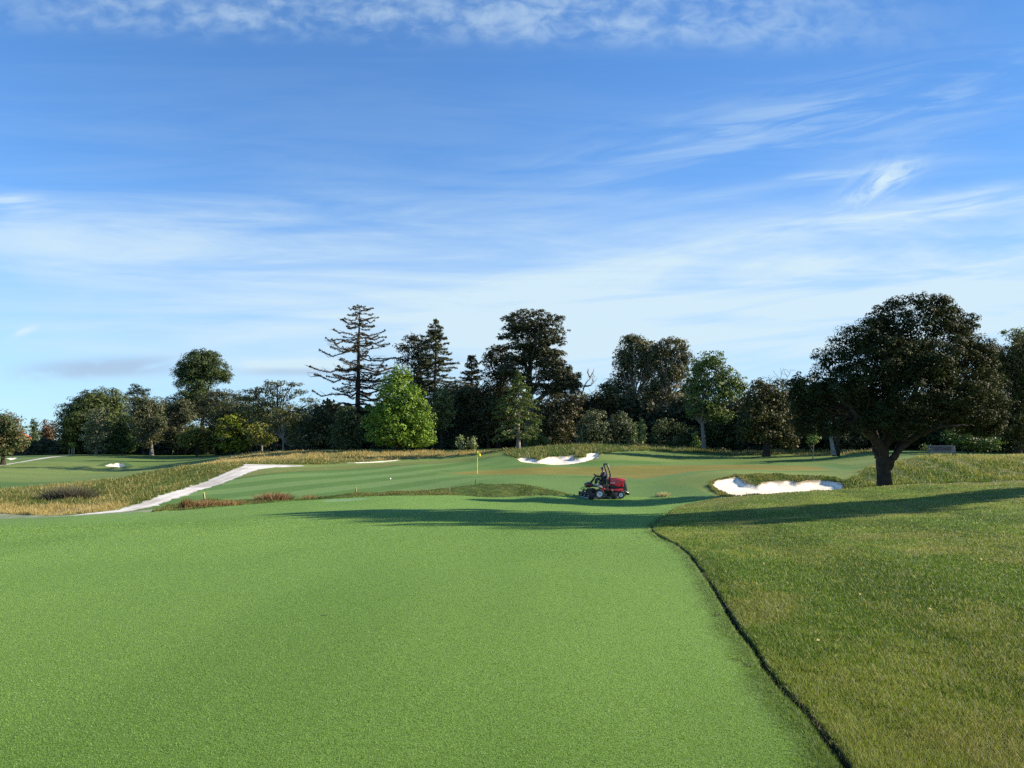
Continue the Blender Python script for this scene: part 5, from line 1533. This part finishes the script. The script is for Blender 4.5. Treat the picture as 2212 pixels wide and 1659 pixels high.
def wheel(name, x, y, r, wdt, rim, sy, turn=0.0):
    bpy_t = lathe(name, [(-wdt * 0.42, rim), (-wdt * 0.5, r * 0.82), (-wdt * 0.44, r * 0.95), (-wdt * 0.25, r), (wdt * 0.25, r), (wdt * 0.44, r * 0.95), (wdt * 0.5, r * 0.82), (wdt * 0.42, rim)], 'rubber', mower, loc=(x, y, r))
    bpy_t.rotation_euler = (0, 0, turn)
    fy = -wdt * 0.43 * 1
    k = -sy
    rm = lathe('rim', [(sy * wdt * 0.44, rim + 0.004), (sy * wdt * 0.45, rim * 0.96), (sy * wdt * 0.33, rim * 0.84), (sy * wdt * 0.30, rim * 0.30), (sy * wdt * 0.34, rim * 0.26), (sy * wdt * 0.34, 0.001)], 'white', bpy_t)
    hb = lathe('hub', [(sy * wdt * 0.345, rim * 0.22), (sy * wdt * 0.45, rim * 0.20), (sy * wdt * 0.46, 0.001)], 'grey', bpy_t, seg=12)
    return bpy_t


for sy in (-1, 1):
    wheel('front_wheel', 0.0, sy * 0.74, 0.305, 0.30, 0.175, sy)
    wheel('rear_wheel', 1.40, sy * 0.66, 0.225, 0.22, 0.125, sy, R(-14))


def reel(x, y, w_, z=0.0):
    h = boxes('reel_housing', [(x - 0.20, x + 0.16, y - w_ / 2, y + w_ / 2, 0.30, 0.36), (x - 0.22, x + 0.18, y - w_ / 2 - 0.02, y - w_ / 2 + 0.02, 0.06, 0.38), (x - 0.22, x + 0.18, y + w_ / 2 - 0.02, y + w_ / 2 + 0.02, 0.06, 0.38),
                               (x - 0.06, x + 0.04, y - 0.05, y + 0.05, 0.36, 0.48)], 'black', mower, 0.012)
    r1 = lathe('cutting_reel', [(-w_ / 2 + 0.03, 0.001), (-w_ / 2 + 0.03, 0.10), (w_ / 2 - 0.03, 0.10), (w_ / 2 - 0.03, 0.001)], 'steel', h, seg=11, loc=(x - 0.04, y, 0.17))
    r2 = lathe('roller', [(-w_ / 2 - 0.03, 0.001), (-w_ / 2 - 0.03, 0.075), (w_ / 2 + 0.03, 0.075), (w_ / 2 + 0.03, 0.001)], 'grey', h, seg=16, loc=(x + 0.20, y, 0.08))
    r3 = lathe('roller', [(-w_ / 2, 0.001), (-w_ / 2, 0.06), (w_ / 2, 0.06), (w_ / 2, 0.001)], 'grey', h, seg=16, loc=(x - 0.24, y, 0.065))
    return h


for yy in (-0.86, 0.0, 0.86):
    reel(-0.60, yy, 0.74)
for yy in (-0.46, 0.46):
    reel(0.94, yy, 0.74)
    boxes('lift_arm', [(0.86, 0.94, yy - 0.04, yy + 0.04, 0.36, 0.56)], 'steel', mower, 0.01)
for yy in (-0.60, 0.0, 0.60):
    boxes('lift_arm', [(-0.66, -0.20, yy - 0.035, yy + 0.035, 0.44, 0.52)], 'black', mower, 0.01)
boxes('rear_bumper', [(1.62, 1.98, -0.36, 0.36, 0.30, 0.40), (1.92, 2.02, -0.46, 0.46, 0.20, 0.32), (1.66, 1.80, -0.40, 0.40, 0.12, 0.22)], 'black', mower, 0.015)
pipes('rear_hoses', [([(1.62, -0.40, 0.40), (1.74, -0.43, 0.46), (1.88, -0.42, 0.40), (1.99, -0.40, 0.28)], 0.022), ([(1.64, -0.36, 0.30), (1.78, -0.40, 0.36), (1.95, -0.38, 0.34)], 0.018)], 'steel', mower)
for yy in (-0.34, 0.34):
    pass
pipes('front_guard', [([(-0.60, -0.33, 0.70), (-0.74, -0.34, 0.68), (-0.88, -0.34, 0.62), (-0.92, -0.30, 0.58), (-0.92, 0.30, 0.58), (-0.88, 0.34, 0.62), (-0.74, 0.34, 0.68), (-0.60, 0.33, 0.70)], 0.018),
                      ([(-0.92, -0.30, 0.58), (-0.86, -0.33, 0.555), (-0.66, -0.33, 0.55)], 0.016), ([(-0.92, 0.30, 0.58), (-0.86, 0.33, 0.555), (-0.66, 0.33, 0.55)], 0.016)], 'black', mower)
pipes('roll_bar', [([(0.68, sy * 0.40, 0.72), (0.70, sy * 0.40, 1.02), (0.82, sy * 0.40, 1.42), (0.80, sy * 0.40, 1.58), (0.72, sy * 0.40, 1.86), (0.64, sy * 0.39, 2.06), (0.625, sy * 0.35, 2.12)], 0.052) for sy in (-1, 1)]
      + [([(0.625, -0.35, 2.12), (0.625, 0.35, 2.12)], 0.052)], 'black', mower)
st = boxes('seat', [(0.20, 0.62, -0.24, 0.24, 0.94, 1.04)], 'seat', mower, 0.035)
prism('seat_back', [(0.56, 1.02), (0.66, 1.02), (0.76, 1.40), (0.74, 1.46), (0.68, 1.46), (0.64, 1.40)], -0.23, 0.23, 'grey', st, 0.03)
for sy in (-1, 1):
    ya, yb = (-0.33, -0.24) if sy < 0 else (0.24, 0.33)
    boxes('armrest', [(0.26, 0.60, ya, yb, 1.15, 1.20), (0.50, 0.56, ya + 0.012, yb - 0.012, 0.98, 1.148)], 'black', st, 0.012)
boxes('seat_base', [(0.24, 0.62, -0.20, 0.20, 0.86, 0.945)], 'black', mower, 0.01)
col_ = pipes('steering_column', [([(-0.42, 0.0, 0.92), (-0.22, 0.0, 1.13), (-0.03, 0.0, 1.37)], 0.045), ([(-0.34, -0.10, 0.90), (-0.18, -0.08, 1.10), (-0.06, -0.04, 1.28)], 0.018), ([(-0.34, 0.10, 0.90), (-0.18, 0.08, 1.10), (-0.06, 0.04, 1.28)], 0.018)], 'black', mower)
a = np.linspace(0, 2 * PI, 25)
ax = np.array([0.64, 0, 0.77])
e1 = np.array([0.77, 0, -0.64])
ring = np.array([-0.005, 0, 1.40]) + 0.175 * (np.cos(a)[:, None] * e1 + np.sin(a)[:, None] * np.array([0, 1.0, 0]))
pipes('steering_wheel', [(ring, 0.017)] + [([(-0.005, 0, 1.40), tuple(np.array([-0.005, 0, 1.40]) + 0.175 * (math.cos(q) * e1 + math.sin(q) * np.array([0, 1, 0])))], 0.012) for q in (0.5, 2.6, 4.7)], 'black', mower)

# ---- its driver
drv = thing('person', 'person in black jacket and cap sitting at the mower wheel', 'person', (MX, MY, MZ), rz=R(9))
HP = np.array([0.47, 0, 1.13])
J = [((0.47, 0, 1.12), (0.15, 0.12)), ((0.50, 0, 1.28), (0.155, 0.12)), ((0.51, 0, 1.44), (0.17, 0.125)), ((0.50, 0, 1.56), (0.155, 0.10)), ((0.475, 0, 1.64), (0.062, 0.062)), ((0.455, 0, 1.70), (0.066, 0.066)),
     ((0.44, 0, 1.775), (0.088, 0.098)), ((0.442, 0, 1.85), (0.082, 0.09)), ((0.36, 0, 1.765), 0.020)]
E = [(0, 1), (1, 2), (2, 3), (3, 4), (4, 5), (5, 6), (6, 7), (6, 8)]


def addj(p, r, frm):
    J.append((tuple(p), r))
    E.append((frm, len(J) - 1))
    return len(J) - 1


wr = {}
for sy in (-1, 1):
    s1 = addj((0.49, sy * 0.20, 1.54), 0.068, 3)
    e_ = addj((0.34, sy * 0.27, 1.30), 0.050, s1)
    w_ = addj((0.13, sy * 0.17, 1.40), 0.034, e_)
    pm = addj((0.07, sy * 0.155, 1.425), 0.038, w_)
    wr[sy] = (e_, w_, pm)
    for q, (L, dz) in enumerate(((0.055, 0.028), (0.064, 0.010), (0.060, -0.010), (0.048, -0.026))):
        f1 = addj((0.035, sy * 0.150 + 0.0, 1.428 + dz), 0.010, pm)
        addj((0.012, sy * (0.150 - L * 0.4), 1.418 + dz), 0.008, f1)
    addj((0.06, sy * 0.115, 1.455), 0.010, pm)
    hp = addj((0.44, sy * 0.10, 1.11), 0.095, 0)
    kn = addj((0.06, sy * 0.15, 1.20), 0.068, hp)
    an = addj((-0.02, sy * 0.15, 0.86), 0.042, kn)
    to = addj((-0.16, sy * 0.16, 0.815), 0.036, an)
skin('body', J, E, 'skin', drv)
JJ = [((0.475, 0, 1.10), (0.19, 0.15)), ((0.505, 0, 1.28), (0.19, 0.15)), ((0.515, 0, 1.44), (0.20, 0.15)), ((0.505, 0, 1.57), (0.175, 0.12)), ((0.485, 0, 1.635), (0.085, 0.085))]
JE = [(0, 1), (1, 2), (2, 3), (3, 4)]
for sy in (-1, 1):
    n0 = len(JJ)
    JJ += [((0.49, sy * 0.205, 1.545), 0.088), ((0.345, sy * 0.275, 1.295), 0.070), ((0.16, sy * 0.185, 1.385), 0.052)]
    JE += [(3, n0), (n0, n0 + 1), (n0 + 1, n0 + 2)]
skin('jacket', JJ, JE, 'jacket', drv)
TJ = [((0.49, 0, 1.10), (0.16, 0.13))]
TE = []
for sy in (-1, 1):
    n0 = len(TJ)
    TJ += [((0.44, sy * 0.10, 1.115), 0.112), ((0.24, sy * 0.13, 1.175), 0.098), ((0.055, sy * 0.15, 1.205), 0.082), ((0.02, sy * 0.15, 1.03), 0.070), ((-0.015, sy * 0.15, 0.90), 0.064)]
    TE += [(0, n0), (n0, n0 + 1), (n0 + 1, n0 + 2), (n0 + 2, n0 + 3), (n0 + 3, n0 + 4)]
skin('trousers', TJ, TE, 'trousers', drv)
for sy in (-1, 1):
    skin('boot', [((-0.02, sy * 0.15, 0.86), 0.055), ((-0.03, sy * 0.15, 0.825), 0.052), ((-0.15, sy * 0.16, 0.815), 0.046), ((-0.18, sy * 0.163, 0.812), 0.034)], [(0, 1), (1, 2), (2, 3)], 'black', drv)
bmc = bmesh.new()
bmesh.ops.create_uvsphere(bmc, u_segments=20, v_segments=12, radius=0.108)
for v in bmc.verts:
    v.co.x *= 1.05
    v.co.z = v.co.z * 0.85 if v.co.z > 0 else v.co.z * 0.25
    v.co += Vector((0.443, 0, 1.845))
prism_into(bmc, [(0.25, 1.838), (0.26, 1.848), (0.36, 1.862), (0.40, 1.856), (0.40, 1.844), (0.35, 1.850)], -0.07, 0.07)
finish(bmc, 'cap', 'black', drv)
for ya, yb in ((-0.125, -0.095), (0.095, 0.125)):
    boxes('ear_defender', [(0.42, 0.48, ya, yb, 1.735, 1.80)], 'black', drv, 0.012)

# ---- flags
def flagstick(label, xd, yd, Y, h, r, colr, fl, grp=None):
    x = uw(xd, yd)[0] * Y
    z = ground(x, Y)
    t = thing('flagstick', label, 'golf flag', (x, Y, z))
    lathe('pole', [(-0.12, 0.001), (-0.12, r), (h, r * 0.85), (h, 0.001)], colr, t, 'z', 10)
    V, F = [], []
    n, m_ = 9, 6
    for i in range(n):
        for j in range(m_):
            s_, q = i / (n - 1), j / (m_ - 1)
            zt = h - 0.02 - q * 0.40 - s_ * 0.10 * (1 - q) - s_ * 0.17
            V.append((r + 0.30 * s_ * (1 - 0.35 * abs(q - 0.55)), 0.05 * math.sin(s_ * 7 + q * 2) * s_, zt))
    for i in range(n - 1):
        for j in range(m_ - 1):
            F.append((i * m_ + j, i * m_ + j + 1, (i + 1) * m_ + j + 1, (i + 1) * m_ + j))
    me = bpy.data.meshes.new('flag')
    me.from_pydata(V, [], F)
    me.polygons.foreach_set('use_smooth', [True] * len(F))
    me.materials.append(M[fl])
    fo = link('flag', me, t)
    so_ = fo.modifiers.new('cloth', 'SOLIDIFY')
    so_.thickness = 0.006
    lathe('cup', [(-0.15, 0.054), (0.006, 0.054), (0.006, 0.060), (-0.15, 0.060)], 'white', t, 'z', 20)
    return t


flagstick('yellow pole with yellow flag standing in the tan green', 1031, 1024, 71, 2.18, 0.034, 'yellow', 'flagcloth')
flagstick('tiny far flag on the green at the left', 372, 991, 188, 2.15, 0.06, 'stake', 'flagcloth')


# ---- stakes
def stake(label, xd, Y, h, w_, m='stake', tilt=0.0):
    x = uw(xd, 1050)[0] * Y
    z = ground(x, Y)
    t = thing('marker_stake', label, 'stake', (x, Y, z), 'marker stakes along the ditch')
    t.rotation_euler = (0, tilt, 0)
    bm = bmesh.new()
    box_into(bm, -w_, w_, -w_, w_, -0.15, h * 0.9)
    finish(bm, 'post', m, t, 0.006)
    bm = bmesh.new()
    prism_into(bm, [(-w_, h * 0.9 + 0.002), (w_, h * 0.9 + 0.002), (w_ * 0.35, h), (-w_ * 0.35, h)], -w_, w_)
    finish(bm, 'cap', 'yellow' if m == 'stake' else m, t, 0.004)


stake('marker stake leaning behind the left red rushes', 443, 43.8, 0.42, 0.042, tilt=R(-9))
stake('short marker stake on the edge of the striped fairway', 769, 48.2, 0.34, 0.04)
stake('pale marker stake at the left end of the dark berm', 971, 46.6, 0.40, 0.028)
stake('thin dark peg on top of the berm below the flag', 1027, 52.6, 0.34, 0.02, 'black')
stake('low marker stake beside the feathery tuft right of the mower', 1417, 47.0, 0.28, 0.034)
x, y = hit(843, 1036)
bm = bmesh.new()
bmesh.ops.create_uvsphere(bm, u_segments=16, v_segments=10, radius=0.07)
ob = finish(bm, 'tee_ball', 'ball', None, loc=(x, y, ground(x, y) + 0.07))
tag(ob, 'small white ball lying on the striped fairway', 'ball')

# ---- bench
BY = 64.5
BX = uw(2036, 987)[0] * BY
BZ = ground(BX, BY) - 0.02
bench = thing('park_bench', 'weathered wooden slat back bench in front of the dark hedge', 'bench', (BX, BY, BZ), rz=R(-6))
W2 = 0.92
boxes('seat', [(-W2, W2, -0.24 + 0.095 * i, -0.24 + 0.095 * i + 0.075, 0.43, 0.455) for i in range(5)] + [(-W2, W2, -0.25, -0.22, 0.36, 0.425)], 'teak', bench, 0.004)
bk = boxes('backrest', [(-W2, W2, 0.235, 0.275, 0.92, 1.0), (-W2, W2, 0.225, 0.265, 0.48, 0.54)] + [(-W2 + 0.05 + i * 0.091, -W2 + 0.085 + i * 0.091, 0.235, 0.26, 0.54, 0.92) for i in range(20)], 'teak', bench, 0.003)
for sx_ in (-1, 1):
    x0 = sx_ * (W2 + 0.035)
    boxes('leg', [(x0 - 0.032, x0 + 0.032, 0.23, 0.29, -0.03, 1.05)], 'teak', bench, 0.006)
    boxes('leg', [(x0 - 0.032, x0 + 0.032, -0.28, -0.22, -0.03, 0.66)], 'teak', bench, 0.006)
    boxes('armrest', [(x0 - 0.045, x0 + 0.045, -0.32, 0.228, 0.662, 0.70)], 'teak', bench, 0.008)
    boxes('side_rail', [(x0 - 0.02, x0 + 0.02, -0.218, 0.228, 0.36, 0.425)], 'teak', bench, 0.004)
x_ = uw(2062, 985)[0] * 66.0
pt = boxes('fence_post', [(-0.06, 0.06, -0.06, 0.06, -0.2, 0.95), (-0.075, 0.075, -0.075, 0.075, 0.952, 0.98)], 'teak', None, 0.008, loc=(x_, 66.0, ground(x_, 66.0)))
tag(pt, 'weathered wooden post standing right of the bench', 'post')

# ---- staked sapling on the far left
SY = 206.0
SX_ = uw(157, 975)[0] * SY
SZ = ground(SX_, SY)
sap = tree('sapling', 'young yellow green tree between stakes at the far left', 'sapling', SY, 157, [(157, 962, 5, 5), (153, 959, 3.5, 4), (161, 960, 3.5, 4), (157, 967, 3, 3)], ((0.10, 0.13, 0.03), (0.24, 0.26, 0.06)), (0.10, 'greybark'), leaf=0.38, limbs=4, cover=0.8)
for i, dx in enumerate((-0.75, 0.0, 0.62)):
    o = boxes('support_stake', [(-0.07, 0.07, -0.07, 0.07, -0.2, 1.72 + 0.1 * i), (-0.05, 0.05, -0.05, 0.05, 1.722 + 0.1 * i, 1.78 + 0.1 * i)], 'stake', None, 0.01, loc=(SX_ + dx, SY - 0.35, ground(SX_ + dx, SY - 0.35)))
    tag(o, ('wooden support stake left of the young yellow green tree', 'wooden support stake just in front of the young yellow green tree', 'wooden support stake right of the young yellow green tree')[i], 'stake', 'stakes round the young tree')

# ---- house far behind the trees
HY = 292.0
HX = uw(44, 950)[0] * HY
HZ = ground(HX, HY)
hs = thing('house', 'cream house with a red roof behind the far left trees', 'house', (HX, HY, HZ))
boxes('wall', [(-5.2, 4.0, -3.5, 3.5, -1.0, 5.6)], 'wallpaint', hs)
bm = bmesh.new()
rp = [(-5.8, -4.1, 5.5), (4.6, -4.1, 5.5), (4.6, 4.1, 5.5), (-5.8, 4.1, 5.5), (-3.0, 0, 8.6), (0.6, 0, 8.6)]
rv = [bm.verts.new(p) for p in rp]
for f in ((0, 1, 5, 4), (1, 2, 5), (2, 3, 4, 5), (3, 0, 4), (3, 2, 1, 0)):
    bm.faces.new([rv[k] for k in f])
finish(bm, 'roof', 'tile', hs, 0.03, False)
for wx in (-3.4, -0.8, 1.8):
    wf = boxes('window', [(wx, wx + 1.3, -3.56, -3.503, 3.0, 4.4)], 'white', hs, 0.01)
    boxes('pane', [(wx + 0.1, wx + 1.2, -3.575, -3.562, 3.1, 4.3)], 'glass', wf)
